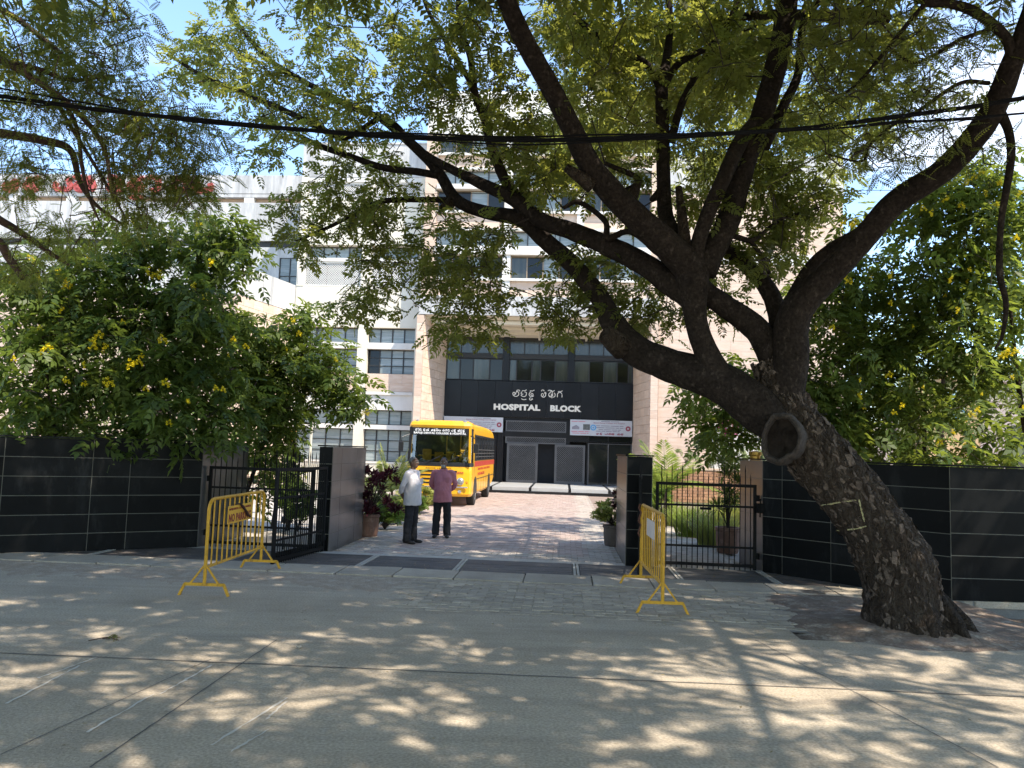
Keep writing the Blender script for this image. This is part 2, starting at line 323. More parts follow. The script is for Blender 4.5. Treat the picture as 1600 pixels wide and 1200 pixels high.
# verge of red earth round the tree, falling to a ditch by the right wall
def verge_z(u, v):
    n = mnoise.noise(Vector((u*1.3, v*1.3, 3)))*.035+mnoise.noise(Vector((u*5, v*5, 1)))*.012
    z = -.05+.075*max(0, min(1, (v-7.95)/.7))+n
    z += .11*math.exp(-((u-4.0)**2+(v-9.15)**2)/.55)
    if u > 5.4: z -= .2*min(1, (u-5.4)/.5)*max(0, min(1, (v-8.5)/.8))
    if u < 3.0: z -= .06*(3.0-u)/.7
    return z
vb = MB(); NU, NV = 110, 46
for j in range(NV+1):
    for i in range(NU+1):
        u, v = 2.1+i*10.5/NU, 7.9+j*3.4/NV; vb.v.append((u, v, verge_z(u, v)))
vb.f = [(j*(NU+1)+i, j*(NU+1)+i+1, (j+1)*(NU+1)+i+1, (j+1)*(NU+1)+i) for j in range(NV) for i in range(NU)]
solo('verge', vb, M_soil, 'bare reddish earth round the foot of the big tree', None, smooth=True, kind='structure')

pav = Thing('pavement', 'worn block pavement between the road and the gateway', None); tag(pav.e, kind='structure')
PB = cubemesh(M_dust, .06); SB = cubemesh(M_slab, .015)
cells = []; PW, PD = .245, .118; v = 8.80; row = 0
while v < 10.9:
    u = -2.9+(row % 2)*PW/2
    while u < 3.3:
        top = .012+random.gauss(0, .0035) - .028*max(0, min(1, (-1.9-u)/.9)) - .03*max(0, min(1, (u-2.5)/.7)) - .012*max(0, (9.1-v)/.3)
        if not (random.random() < .03): cells.append((u+PW/2, v+PD/2, top, PW-.010, PD-.010))
        u += PW
    v += PD; row += 1
cells.sort(key=lambda c: (c[2] < 0, c[1])); rest = MB()
for i, (u, v, t, a, b) in enumerate(cells):
    if i < 300: pav.data('paver', PB, None, loc=(u, v, t-.03), scale=(a, b, .06), rot=(random.gauss(0, .012), random.gauss(0, .012), random.gauss(0, .012)))
    else: rest.box(u-a/2, u+a/2, v-b/2, v+b/2, t-.06, t)
pav.part('paver_rows', rest, M_dust, kind='stuff')
bed = strip_sheet([(-3.2, 8.7), (3.4, 8.7), (3.4, 11.78), (-3.2, 11.78)], -.006)
pav.part('bedding', bed, mat('paver_bed', (.2, .18, .155), .95, .25, 6))
u = -9.6
while u < 5.6:
    wd = random.uniform(.82, 1.0)
    pav.data('slab', SB, None, loc=(u+wd/2, 11.36, -.012+random.uniform(-.006, .006)), scale=(wd-.02, .75, .09), rot=(random.gauss(0, .007), random.gauss(0, .007), random.gauss(0, .006)))
    u += wd
xs = [-9.6, -7.4, -5.2, -3.11, -1.6, .24, 1.79, 3.23, 4.9]
for a, b in zip(xs[:-1], xs[1:]):
    pl = MB(); k = 13; dv = (13.06-11.78)/k
    for i in range(k): pl.box(a+.06, b-.06, 11.78+i*dv+.006, 11.78+(i+1)*dv-.006, -.03, .018+random.uniform(-.002, .002))
    pl.box(a, b, 11.79, 13.05, -.05, -.02)
    pav.part('cover_plate', pl, M_plateb if a < -3.2 or a > 3 else M_plate)
    pav.part('strip', MB().box(a-.045, a-.008, 11.77, 13.07, -.03, .028).box(a+.008, a+.045, 11.77, 13.07, -.03, .03), M_strip)
pav.part('threshold', MB().box(-9.6, 5.0, 13.075, 13.34, -.04, .012), M_strip)
solo('yard', strip_sheet([(-60, 11.72), (-9.6, 11.72), (-9.6, 13.2), (6, 13.2), (6, 11.3), (40, 11.3), (40, 70), (-60, 70)], -.03), M_yard, 'pale ground of the hospital yard', None, kind='structure')

drive = Thing('driveway', 'pink block paved driveway up to the hospital', None); tag(drive.e, kind='structure')
RP = cubemesh(M_red, .05); GPm = cubemesh(M_grp, .05); n_obj = 0; rb, gb2 = MB(), MB(); v = 13.36; row = 0
while v < 34.1:
    u0 = -4.0 if v < 16 else -4.1-min(1, max(0, (v-20)/4))*2.6
    segs = [(u0, 1.05)] + ([(1.52, 3.12)] if v < 23 else [])
    for s0, s1 in segs:
        u = s0+(row % 2)*.11
        while u < s1-.1:
            grey = (u > .35) or (v < 14.2) or (u < -3.3 and v < 20); g = grey if random.random() > .1 else not grey
            t = random.gauss(0, .0025)
            if n_obj < 300 and u < 1.1: drive.data('paver', GPm if g else RP, None, loc=(u+.11, v+.055, t-.02), scale=(.212, .102, .05)); n_obj += 1
            else: (gb2 if g else rb).box(u+.004, u+.216, v+.004, v+.106, -.03, t+.004)
            u += .22
    v += .11; row += 1
drive.part('red_paver_rows', rb, M_red, kind='stuff'); drive.part('grey_paver_rows', gb2, M_grp, kind='stuff')
drive.part('bedding', strip_sheet([(-7, 13.36), (3.2, 13.36), (3.2, 34.2), (-7, 34.2)], -.015), mat('paver_bed2', (.22, .17, .14), .95, .2))
solo('path', MB().box(-9.4, -4.35, 13.36, 26, -.02, .0), mat('side_path', (.42, .38, .33), .9, .12, 1, fine=.15), 'pale paved side path inside the left gate', None, kind='structure')

# ------------------------------------------------------------------ building helpers
STB = cubemesh(M_stone, .02)
def tile_wall(b, u0, u1, z0, z1, v, tw, th, gap=.007, parts=True, thick=.05, rowoff=True, grp='stone_tile'):
    joined = MB(); nz = max(1, round((z1-z0)/th)); hz = (z1-z0)/nz
    for j in range(nz):
        u = u0 - (tw/2 if (j % 2 and rowoff) else 0)
        while u < u1-.02:
            a, c = max(u, u0), min(u+tw, u1); u += tw
            if c-a < .06: continue
            pr = random.uniform(0, .008)
            if parts: b.data(grp, STB, None, loc=((a+c)/2, v-pr, z0+(j+.5)*hz), scale=(c-a-gap, thick, hz-gap))
            else: joined.box(a+gap/2, c-gap/2, v-thick/2-pr, v+thick/2-pr, z0+j*hz+gap/2, z0+(j+1)*hz-gap/2)
    if not parts: b.part('stone_cladding', joined, M_stone, kind='stuff')
def window(b, u0, u1, z0, z1, v, cols, rows, pm=None, fm=None, fw=.05, name='window', dark=(), split=None):
    pm = pm or M_pane; fm = fm or M_frame
    xs = split or [u0+(u1-u0)*i/cols for i in range(cols+1)]; zs = [z0+(z1-z0)*i/rows for i in range(rows+1)]
    f = MB()
    for i, x in enumerate(xs):
        q = fw/2 if 0 < i < len(xs)-1 else fw*.6
        f.box(x-q, x+q, v-.04, v+.05, z0, z1)
    for i in range(len(xs)-1):
        for j, z in enumerate(zs):
            q = .018 if 0 < j < rows else fw*.6
            f.box(xs[i]+fw*.5+.002, xs[i+1]-fw*.5-.002, v-.03, v+.04, max(z0, z-q), min(z1, z+q))
    fr = b.part(name, f, fm)
    for i in range(len(xs)-1):
        for j in range(rows):
            t = random.uniform(-.008, .008); m_ = M_paned if (i, j) in dark else (pm[(i) % len(pm)] if isinstance(pm, list) else pm)
            b.part('pane', MB().add([(xs[i]+fw*.4, v+t, zs[j]+.012), (xs[i+1]-fw*.4, v-t, zs[j]+.012), (xs[i+1]-fw*.4, v-t+.012, zs[j+1]-.012), (xs[i]+fw*.4, v+t+.012, zs[j+1]-.012)], [(0, 1, 2, 3)]), m_, fr)
    return fr
def lattice(b, u0, u1, z0, z1, v, sp=.13, th=.02, m=None, name='lattice_screen', parent=None):
    mb = MB(); W, H = u1-u0, z1-z0
    for sgn in (1, -1):
        c = -H
        while c < W:
            # bar from (c,0) to (c+H,H), clipped
            a0, t0 = (c, 0.) if c >= 0 else (0., -c); a1, t1 = (c+H, H) if c+H <= W else (W, W-c)
            if t1 > t0+.01:
                if sgn > 0: p, q = (u0+a0, v, z0+t0), (u0+a1, v, z0+t1)
                else: p, q = (u1-a0, v+.012, z0+t0), (u1-a1, v+.012, z0+t1)
                mb.bar(p, q, th, .012, up=(0, 1, 0))
            c += sp
    mb.box(u0-.03, u1+.03, v-.02, v+.03, z0-.03, z0+.03); mb.box(u0-.03, u1+.03, v-.02, v+.03, z1-.03, z1+.03)
    mb.box(u0-.03, u0+.03, v-.022, v+.032, z0+.03, z1-.03); mb.box(u1-.03, u1+.03, v-.022, v+.032, z0+.03, z1-.03)
    return b.part(name, mb, m or M_grille, parent)

# ------------------------------------------------------------------ the hospital building with its portal
hb = Thing('hospital_building', 'tall pink and white hospital block with a deep black portal behind the driveway', 'building', (-1.5, 36, 0))
V0, V1 = 36.0, 39.5
w_ = MB().box(-6.98, -6.86, V0+.06, V1+.5, 0, 8.24).box(4.02, 4.26, V0+.06, V1+.5, 0, 8.24)
w_.add([(-6.88, V0+.05, 0), (-6.26, V1, 0), (-6.26, V1, 8.24), (-6.88, V0+.05, 8.24)], [(0, 1, 2, 3)])
w_.add([(3.98, V0+.05, 0), (3.48, V1, 0), (3.48, V1, 8.24), (3.98, V0+.05, 8.24)], [(3, 2, 1, 0)])
hb.part('portal_wall', w_, M_joint)
tile_wall(hb, -7.18, -6.84, 0.02, 8.24, V0+.03, .5, .40, rowoff=False)
tile_wall(hb, 3.95, 4.3, 0.02, 8.24, V0+.03, .5, .40, rowoff=False)
for side, (ua, ub) in ((1, (-6.84, -6.24)), (-1, (3.95, 3.46))):      # splayed, tiled reveals
    ln = math.hypot(ub-ua, V1-V0); an = math.atan2(V1-V0, ub-ua); N = 5
    for j in range(20):
        for i in range(N+1):
            t0 = max(0, (i-(.5 if j % 2 else 0))/N); t1 = min(1, (i+1-(.5 if j % 2 else 0))/N)
            if t1-t0 < .03: continue
            t = (t0+t1)/2
            hb.data('stone_tile', STB, None, loc=(ua+(ub-ua)*t, V0+.06+(V1-V0)*t, .02+8.2*(j+.5)/20), scale=((t1-t0)*ln-.012, .04, .41-.012), rot=(0, 0, an))
hb.part('portal_beam', MB().box(-7.1, 4.32, V0-.02, V0+.5, 8.262, 9.2), M_whited)
sf = MB(); zs0, zs1 = 8.255, 7.72
sf.add([(-6.9, V0+.1, zs0), (4.0, V0+.1, zs0), (3.5, V1, zs1), (-6.3, V1, zs1)], [(3, 2, 1, 0)])
for k in range(5): 
    q = k/4; sf.bar((-6.8+10.7*q, V0+.3, zs0-.07), (-6.2+9.6*q, V1-.05, zs1-.05), .1, .12)
for k in range(3): sf.box(-6.6, 3.7, V0+.7+k*.95, V0+.78+k*.95, 7.95-.1*k, 8.12-.13*k)
hb.part('soffit', sf, M_cream)
# back plane: glazing, columns, granite band
hb.part('portal_back', MB().box(-6.3, 3.5, V1+.35, V1+.5, 0, 8.0), M_blackin)
VB = V1-.06
hb.part('transom_beam', MB().box(-6.26, 3.46, VB-.02, VB+.2, 6.62, 6.86).box(-6.26, 3.46, VB, VB+.2, 7.6, 7.74), M_frame)
for c0, c1 in ((-3.24, -2.94), (.13, .42)): hb.part('column', MB().box(c0, c1, VB-.14, VB+.14, 5.46, 7.74, .01), M_granb)
for u0, u1, sp in ((-6.2, -3.26, [-6.2, -5.5, -4.8, -3.95, -3.26]), (-2.92, .11, [-2.92, -2.55, -1.75, -1.3, -.55, .11]), (.44, 3.4, [.44, 1.2, 1.95, 2.62, 3.2, 3.4])):
    window(hb, u0, u1, 6.87, 7.6, VB+.08, 4, 1, M_panec, fw=.05)
    window(hb, u0, u1, 5.48, 6.6, VB+.06, 4, 1, [M_panec, M_paned], fw=.06, split=sp)
us = np.linspace(-6.25, 3.45, 12)
GB = cubemesh(M_granb, .004)
for a, c in zip(us[:-1], us[1:]):
    hb.data('granite_panel', GB, None, loc=((a+c)/2, VB-.01, 4.52), scale=(c-a-.012, .1, 1.84))
hb.part('panel_backing', MB().box(-6.25, 3.45, VB, VB+.2, 3.6, 5.44), mat('panel_seam', (.09, .09, .09), .8, .1))
# lettering on the granite: Kannada line and English line
for _l in kannada([['aa', 'sa+sub2', 'ta+sub'], ['va+ii', 'bha+aam', 'ga']], (-2.72, VB-.062, 4.66), (1, 0, 0), (0, 0, 1), 2.66, .37, .085, .03): hb.part('letter', _l, M_lett)
for wd_, u0, wl in (('HOSPITAL', -3.66, 2.40), ('BLOCK', -.75, 1.6)):
    hb.part('lettering', textmb(wd_, (u0, VB-.062, 3.95), (1, 0, 0), (0, 0, 1), wl, .32, .03, .06), M_lett, label='pale letters '+wd_)
# ground storey: lattice screens, doors, glass
gd = MB().box(-6.25, 3.45, VB+.05, VB+.3, 3.4, 3.6).box(-3.1, .28, VB-.05, VB+.2, 2.6, 2.86)
for c0, c1 in ((-3.42, -3.1), (.1, .3)): gd.box(c0, c1, VB-.06, VB+.2, .27, 3.4)
gd.box(-6.25, -3.45, VB, VB+.2, .27, 3.4); gd.box(1.15, 1.22, VB-.05, VB+.1, .27, 2.6); gd.box(.3, 3.45, VB-.01, VB+.2, 2.42, 2.8)
hb.part('portal_frame', gd, M_granb)
for z0, z1 in ((2.9, 3.4), (2.3, 2.58)): lattice(hb, -2.98, .06, z0, z1, VB-.02, .105)
for u0, u1 in ((-2.9, -1.32), (-.46, 1.08)):
    dr = hb.part('grille_door', MB().box(u0, u0+.06, VB-.16, VB-.1, .28, 2.26).box(u1-.06, u1, VB-.16, VB-.1, .28, 2.26).box(u0+.06, u1-.06, VB-.158, VB-.102, .28, .36).box(u0+.06, u1-.06, VB-.158, VB-.102, 2.2, 2.26), M_grille)
    lattice(hb, u0+.08, u1-.08, .38, 2.18, VB-.13, .105, .022, M_grille, 'grille_mesh', dr)
window(hb, 1.25, 3.42, .3, 2.38, VB+.02, 2, 1, M_paned, M_grille, .05, 'glass_door', split=[1.25, 2.25, 3.42])
window(hb, 1.25, 3.42, 2.44, 2.76, VB-.03, 2, 1, M_paned, M_granb, .05, 'fanlight', split=[1.25, 2.25, 3.42])
pl = cubemesh(M_plinth, .004)
for k in range(6):
    a, c = -6.7+k*1.75, -6.7+(k+1)*1.75; hb.data('plinth_slab', pl, None, loc=((a+c)/2, 37.1, .13), scale=(c-a-.12, 5.6, .28))
hb.part('plinth', MB().box(-6.75, 3.9, 34.15, 39.6, -.02, .12).box(-6.75, 3.9, 34.32, 39.6, .12, .255), M_granb)
# upper storeys
V2 = 36.3
hb.part('wall', MB().box(-7.1, 4.3, V2+.35, 44, 8.3, 19.5).box(-7.1, 4.3, V2, V2+.35, 17.25, 19.5), M_white)
cols = [(-7.1, -6.5), (-3.17, -2.8), (.35, .7), (3.9, 4.3)]
for k, (p0, p1, w1, l1, v1) in enumerate(((9.2, 10.03, 11.26, 11.74, 12.47), (12.6, 13.35, 14.5, 14.8, 15.5), (15.6, 16.26, 17.1, 17.3, 17.3))):
    tile_wall(hb, -6.5, 3.9, p0, p1-.02, V2+.1, 1.15, .42, parts=(k == 0))
    hb.part('ledge', MB().box(-6.5, 3.9, V2-.12, V2+.34, w1+.02, l1-.04).box(-6.5, 3.9, V2-.1, V2+.34, p1-.02, p1+.1) if k < 2 else MB().box(-6.5, 3.9, V2-.12, V2+.34, p1-.05, p1+.08), M_white)
    for a, c in ((-6.5, -3.17), (-2.8, .35), (.7, 3.9)):
        window(hb, a+.02, c-.02, p1+.11, w1, V2+.22, 4, 1, [M_panec, M_paned, M_pane, M_paned], mat('bronze_frame', (.2, .15, .1), .5), .06)
        if v1 > l1+.1: window(hb, a+.02, c-.02, l1-.03, v1, V2+.24, 4, 1, M_pane, M_frame, .05)
    if v1 > l1: hb.part('lintel', MB().box(-6.5, 3.9, V2-.05, V2+.34, v1+.01, v1+.12), M_white)
for a, c in cols: hb.part('column', MB().box(a, c, V2-.05, V2+.36, 9.21, 17.24), M_white if a > -4 and a < 2 else M_stone)
# right part of the block
V3 = 36.2
hb.part('side_wall', MB().box(4.34, 12.75, V3+.05, 44, 0, 16.0), M_joint)
tile_wall(hb, 4.33, 12.8, 0, 10.94, V3+.02, .95, .45, parts=False); tile_wall(hb, 4.33, 12.8, 11.45, 14.44, V3+.02, .95, .45, parts=False)
hb.part('band', MB().box(4.32, 12.83, V3-.03, V3+.2, 10.95, 11.44), M_white)
hb.part('parapet', MB().box(4.32, 12.83, V3-.03, V3+.3, 14.45, 16.13).box(4.3, 12.86, V3-.06, V3+.33, 16.13, 16.22).box(4.32, 12.83, V3-.05, V3+.2, 14.38, 14.47), M_whited)

# ------------------------------------------------------------------ cream wing on the left of the portal
cw = Thing('cream_wing', 'cream wing with rows of louvred windows beside the pink portal pillar', 'building', (-10.3, 37, 0))
V4 = 37.0; CL = ((-13.55, -13.2), (-10.28, -9.8), (-7.43, -7.2)); bays = ((-13.2, -10.28), (-9.8, -7.43))
wl = MB().box(-13.55, -7.2, V4+.62, 44, 0, 17.0)
for z0, z1 in ((7.72, 9.74), (11.86, 14.2)): wl.box(-13.55, -7.2, V4, V4+.62, z0, z1)
wl.box(-13.55, -7.2, V4+.002, V4+.62, 0, 1.06)
cw.part('wall', wl, M_cream)
cw.part('parapet', MB().box(-13.55, -7.2, V4-.02, V4+.62, 15.35, 17.05).box(-13.6, -7.15, V4-.06, V4+.66, 17.05, 17.14), M_whited)
for a, c in CL:
    for z0, z1, y in ((0, 7.7, -.06), (9.75, 11.85, -.03), (14.21, 15.34, -.03)): cw.part('column', MB().box(a, c, V4+y, V4+.6, z0, z1), M_cream)
for a, c in bays:
    for z0, z1, pr in ((1.06, 1.14, -.04), (2.71, 2.93, 0), (3.66, 4.4, 0), (4.4, 4.55, -.09), (6.66, 6.97, 0), (11.02, 11.2, 0), (15.1, 15.34, 0)): cw.part('beam', MB().box(a+.003, c-.003, V4+pr, V4+.6, z0, z1), M_white)
    cw.part('panel_backing', MB().box(a+.003, c-.003, V4+.06, V4+.6, 4.55, 5.44), M_joint)
    tile_wall(cw, a+.01, c-.01, 4.56, 5.44, V4+.04, 1.2, .44)
    d = ((0, 0), (0, 1), (0, 2)) if a > -10 else ()
    window(cw, a, c, 1.14, 2.7, V4+.3, 4, 3); window(cw, a, c, 2.94, 3.65, V4+.3, 4, 1)
    window(cw, a, c, 5.45, 6.65, V4+.3, 4, 3, dark=d); window(cw, a, c, 6.98, 7.7, V4+.3, 4, 1)
    window(cw, a+.2, c-.1, 11.2, 11.84, V4+.4, 4, 1)
    lattice(cw, a+.04, c-.04, 9.8, 10.98, V4+.08, .12, .03, M_white)
    window(cw, a+.1, c-.1, 9.76, 11.01, V4+.55, 3, 1)
    lattice(cw, a+.04, c-.04, 14.26, 15.06, V4+.08, .12, .03, M_white)
    window(cw, a+.1, c-.1, 14.21, 15.09, V4+.55, 3, 1)
cw.part('drain_pipe', MB().tube([(-13.62, V4-.1, 0), (-13.62, V4-.1, 9.7)], .05, 8).tube([(-13.45, V4-.06, 9.9), (-13.5, V4-.06, 10.6), (-13.2, V4-.06, 11.2)], .02, 6), mat('pipe', (.5, .45, .4), .5))

# stair block whose side wall comes towards the road
sbk = Thing('stair_block', 'low white and pink block jutting out beside the cream wing', 'building', (-18, 34, 0))
sbk.part('wall', MB().prism([(-30, 32.72), (-14.62, 32.72), (-13.6, 37.2), (-30, 37.2)], (0, 0, 0), (1, 0, 0), (0, 1, 0), 8.4), M_joint)
sbk.part('parapet', MB().prism([(-30, 32.68), (-14.6, 32.68), (-13.56, 37.1), (-30, 37.1)], (0, 0, 8.41), (1, 0, 0), (0, 1, 0), 1.36), M_whited)
for j in range(20):
    for i in range(7):
        t0 = max(0, (i-(.5 if j % 2 else 0))/6); t1 = min(1, (i+1-(.5 if j % 2 else 0))/6)
        if t1-t0 < .03: continue
        t = (t0+t1)/2; sbk.data('stone_tile', STB, None, loc=(-14.6+1.0*t, 32.75+4.4*t, .01+8.38*(j+.5)/20), scale=((t1-t0)*4.5-.012, .05, .407), rot=(0, 0, math.atan2(4.4, 1.0)))

# long white building with red letters on its parapet, far left
fb = Thing('white_office_building', 'long weathered white building with red Kannada letters along its parapet', 'building', (-30, 40, 0))
V5 = 40.0
fb.part('wall', MB().box(-60, -13.6, V5+.5, 46, 0, 16.0).box(-60, -13.6, V5, V5+.5, 12.85, 14.97).box(-60, -13.6, V5+.05, V5+.5, 0, 12.5), M_whited)
fb.part('parapet', MB().box(-60, -13.6, V5, V5+.5, 15.27, 16.52), M_whited)
for k in range(14):
    u = -13.9-k*3.4; fb.part('pier', MB().box(u-.55, u, V5+.01, V5+.48, 14.98, 15.26), M_white)
fb.part('recess', MB().box(-60, -13.7, V5+.3, V5+.49, 14.98, 15.26), M_brown)
fb.part('recess', MB().box(-60, -13.7, V5+.2, V5+.45, 12.51, 12.84), M_frame)
for k in range(5): window(fb, -15.6-k*3.4, -13.9-k*3.4, 9.9, 11.9, V5-.02, 3, 2)
for _l in kannada([['va', 'ta'], ['ma', 'ha+aam'], ['va+ii', 'da+sub2', 'aam'], ['la', 'ya']], (-31.8, V5-.01, 15.5), (1, 0, 0), (0, 0, 1), 12.2, .84, .26, .12): fb.part('letter', _l, M_redl)

# stone building behind the right wall, with a round crest
rbd = Thing('stone_gatehouse', 'low pinkish stone building with a blue and white crest behind the right wall', 'building', (13, 27, 0))
rbd.part('wall', MB().box(13.6, 30, 26.2, 34, 0, 4.6).box(13.4, 30, 26.0, 34.2, 4.6, 4.85).box(10.2, 13.5, 26.5, 30, 0, 2.9), mat('grey_pink_stone', (.36, .29, .27), .8, .12, 1.5, fine=.1))
rbd.part('pediment', MB().prism([(12.2, 4.75), (13.9, 4.75), (13.9, 5.2), (13.4, 5.5), (12.7, 5.5), (12.2, 5.2)], (0, 26.2, 0), (1, 0, 0), (0, 0, 1), .4), mat('ochre_band', (.55, .42, .22), .8, .1))
rbd.part('pier', MB().box(11.6, 13.5, 26.05, 27, 0, 4.7), mat('ochre_stone', (.42, .28, .15), .8, .2, 2, fine=.1))
def ring2(rx, rz, n=20): return [(rx*math.cos(2*math.pi*i/n), rz*math.sin(2*math.pi*i/n)) for i in range(n)]
M_blue = mat('crest_blue', (.1, .3, .5), .5, .05)
cq = rbd.part('crest', MB().prism(ring2(.3, .5), (12.75, 26.04, 3.5), (1, 0, 0), (0, 0, 1), .04), M_white)
rbd.part('crest_ring', MB().stroke(ring2(.24, .42)+[(.24, 0)], .07, (12.75, 26.0, 3.5), (1, 0, 0), (0, 0, 1), .02), M_blue, cq)
rbd.part('crest_flame', MB().prism([(-.1, -.25), (.1, -.25), (.14, .05), (0, .3), (-.14, .05)], (12.75, 26.0, 3.5), (1, 0, 0), (0, 0, 1), .02), M_blue, cq)
rbd.part('crest_crown', MB().prism([(-.2, .45), (.2, .45), (.26, .75), (.1, .62), (0, .8), (-.1, .62), (-.26, .75)], (12.75, 26.02, 3.5), (1, 0, 0), (0, 0, 1), .03), mat('crest_sky', (.35, .55, .65), .5), cq)
for k in range(7): rbd.part('finial', MB().lathe([(.14, 0), (.16, .1), (.08, .2), (.13, .3), (.03, .45)], (14+k*2.2, 26.15, 4.86), 10), M_stone)
for k in range(3): window(rbd, 14.6+k*3, 16.2+k*3, 1.2, 3.2, 26.17, 3, 2, M_paned)
# ------------------------------------------------------------------ granite boundary walls
GRB = cubemesh(M_gran, .006); GRLIT = cubemesh(M_granlit, .006)
def line_t(px, py, a, b):                      # distance along wall a-b at which the photo column px crosses it
    d = AI @ ray(px, py); ax, ay, bx, by = a[0], a[1], b[0]-a[0], b[1]-a[1]; ln = math.hypot(bx, by)
    return (ax*d.y-ay*d.x)/(by*d.x-bx*d.y)*ln
def wall_face(t, a, b, joints, z0=0., z1=1.83, courses=6, blk=None, gap=.010, proud=.03):
    a, b = Vector((a[0], a[1], 0)), Vector((b[0], b[1], 0)); d = (b-a); ln = d.length; d /= ln; n = Vector((d.y, -d.x, 0)); an = math.atan2(d.y, d.x)
    js = sorted([0, ln]+[j for j in joints if .05 < j < ln-.05]); h = (z1-z0)/courses
    for j in range(courses):
        for q0, q1 in zip(js[:-1], js[1:]):
            c = a+d*((q0+q1)/2)+n*(-proud/2+.004+random.uniform(0, .002))
            t.data('granite_panel', blk or GRB, None, loc=(c.x, c.y, z0+(j+.5)*h), scale=(q1-q0-gap, proud, h-gap), rot=(0, 0, an))
def wall_core(t, pts, z0, z1):
    t.part('wall_core', MB().prism(pts, (0, 0, z0), (1, 0, 0), (0, 1, 0), z1-z0), M_grout)
a, b = (-13.0, 8.26), (-6.34, 13.2)
lw = Thing('granite_wall', 'long black granite wall left of the gateway under the yellow flowering shrub', 'wall', (-9.6, 10.8, 0))
js = [line_t(x, 700, a, b) for x in (-190, -62, 8, 147, 206)]; wall_face(lw, a, b, js); wall_face(lw, b, (-6.36, 15.2), [1.1], blk=GRLIT)
wall_core(lw, [(-13, 8.26), (-6.34, 13.2), (-6.36, 15.2), (-6.65, 15.2), (-6.64, 13.4), (-13.2, 8.6)], -.1, 1.815)
lw.part('coping', MB().prism([(-13.02, 8.24), (-6.3, 13.19), (-6.34, 15.2), (-6.66, 15.2), (-6.64, 13.4), (-13.2, 8.6)], (0, 0, 1.832), (1, 0, 0), (0, 1, 0), .025), M_gran)
a, b, c, d = (3.16, 14.08), (3.29, 13.02), (5.27, 10.95), (12.0, 11.45)
rw = Thing('granite_wall', 'black granite wall behind the leaning tree trunk', 'wall', (5.3, 11.2, 0))
wall_face(rw, a, b, [], blk=GRLIT); wall_face(rw, b, c, [line_t(1298, 800, b, c), .35]); wall_face(rw, c, d, [1.25, 2.5, 3.75, 5], z0=.03)
rw.part('plinth', MB().prism([(5.29, 10.97), (12, 11.47), (12, 11.7), (5.3, 11.2)], (0, 0, -.3), (1, 0, 0), (0, 1, 0), .328), mat('wall_plinth', (.2, .19, .17), .9, .2, 3, fine=.15))
wall_core(rw, [(3.16, 14.08), (3.29, 13.02), (5.27, 10.95), (12, 11.45), (12, 11.7), (5.38, 11.3), (3.55, 13.2), (3.45, 14.1)], .032, 1.815)
rw.part('coping', MB().prism([(3.14, 14.1), (3.27, 13.0), (5.26, 10.92), (12, 11.42), (12, 11.72), (5.38, 11.32), (3.56, 13.2), (3.45, 14.1)], (0, 0, 1.832), (1, 0, 0), (0, 1, 0), .025), M_gran)
for lab, u0, u1, v0, v1 in (('black granite gate pier beside the two standing men', -4.3, -4.06, 13.36, 15.63), ('black granite gate pier next to the pot with lime green leaves', 1.07, 1.49, 13.1, 15.45)):
    t = Thing('gate_pier', lab, 'pier', ((u0+u1)/2, v0, 0), group='granite piers either side of the main gate')
    wall_face(t, (u0, v1), (u0, v0), [1.1], blk=GRLIT); wall_face(t, (u0, v0), (u1, v0), []); wall_face(t, (u1, v0), (u1, v1), [.55, 1.6], blk=GRLIT)
    wall_core(t, [(u0, v0), (u1, v0), (u1, v1), (u0, v1)], -.02, 1.815)
    t.part('coping', MB().box(u0-.03, u1+.03, v0-.03, v1, 1.832, 1.856), M_gran)

# ------------------------------------------------------------------ iron gates
def barmesh(top):
    m = MB().tube([(0, 0, -.06), (0, 0, top-.12)], .0085, 6).tube([(0, 0, top-.12), (0, 0, top-.1), (0, 0, top)], [.0085, .0105, .001], 6)
    me = m.mesh('bar'); me.materials.append(M_iron); return me
BL, BS = barmesh(1.74), barmesh(1.60)
def gate(lab, p0, p1, n, top=1.40, bot=.06, rails=(.36, 1.03), sheet=False):
    p0, p1 = Vector((p0[0], p0[1], 0)), Vector((p1[0], p1[1], 0)); L_ = (p1-p0).length; rot = math.atan2(p1.y-p0.y, p1.x-p0.x)
    t = Thing('iron_gate', lab, 'gate', p0, rot, 'spiked black gates of the gateway', local=True)
    t.part('frame', MB().box(0, .05, -.02, .02, bot-.04, top+.02).box(L_-.05, L_, -.02, .02, bot-.04, top+.02).box(.05, L_-.05, -.019, .019, top-.03, top+.02).box(.05, L_-.05, -.019, .019, bot, bot+.05), M_iron)
    for z in rails: t.part('rail', MB().box(.05, L_-.05, -.006, .006, z, z+.035), M_iron)
    for i in range(n):
        x = .05+(L_-.1)*(i+.5)/n; t.data('bar', BL if i % 2 else BS, None, loc=(x, 0, 0))
    t.part('latch', MB().box(L_*.5-.09, L_*.5+.09, -.03, .03, .98, 1.02).tube([(L_-.1, -.03, 1.0), (L_-.1, -.03, .75)], .009, 6), M_iron)
    for z in (.25, 1.2): t.part('hinge', MB().lathe([(.025, -.05), (.028, 0), (.025, .05)], (-.03, 0, z), 8), M_iron)
    if sheet:
        m = MB().box(.05, L_-.05, -.009, -.006, bot-.03, bot+.13); t.part('kick_plate', m, M_iron)
        for i in range(12): t.part('rivet', MB().lathe([(.02, -.006), (.014, 0)], (.12+i*(L_-.24)/11, -.009, bot+.04), 8, 'y'), M_grille)
    return t
gate('black spiked side gate behind the barricade that reads NO PARKING', (-6.3, 13.42), (-4.36, 13.36), 18)
gate('open black gate leaf swung out beside the left pier', (-4.13, 13.3), tuple(G(424, 883, .02))[:2], 23, 1.46, .06, (.36, 1.0), True)
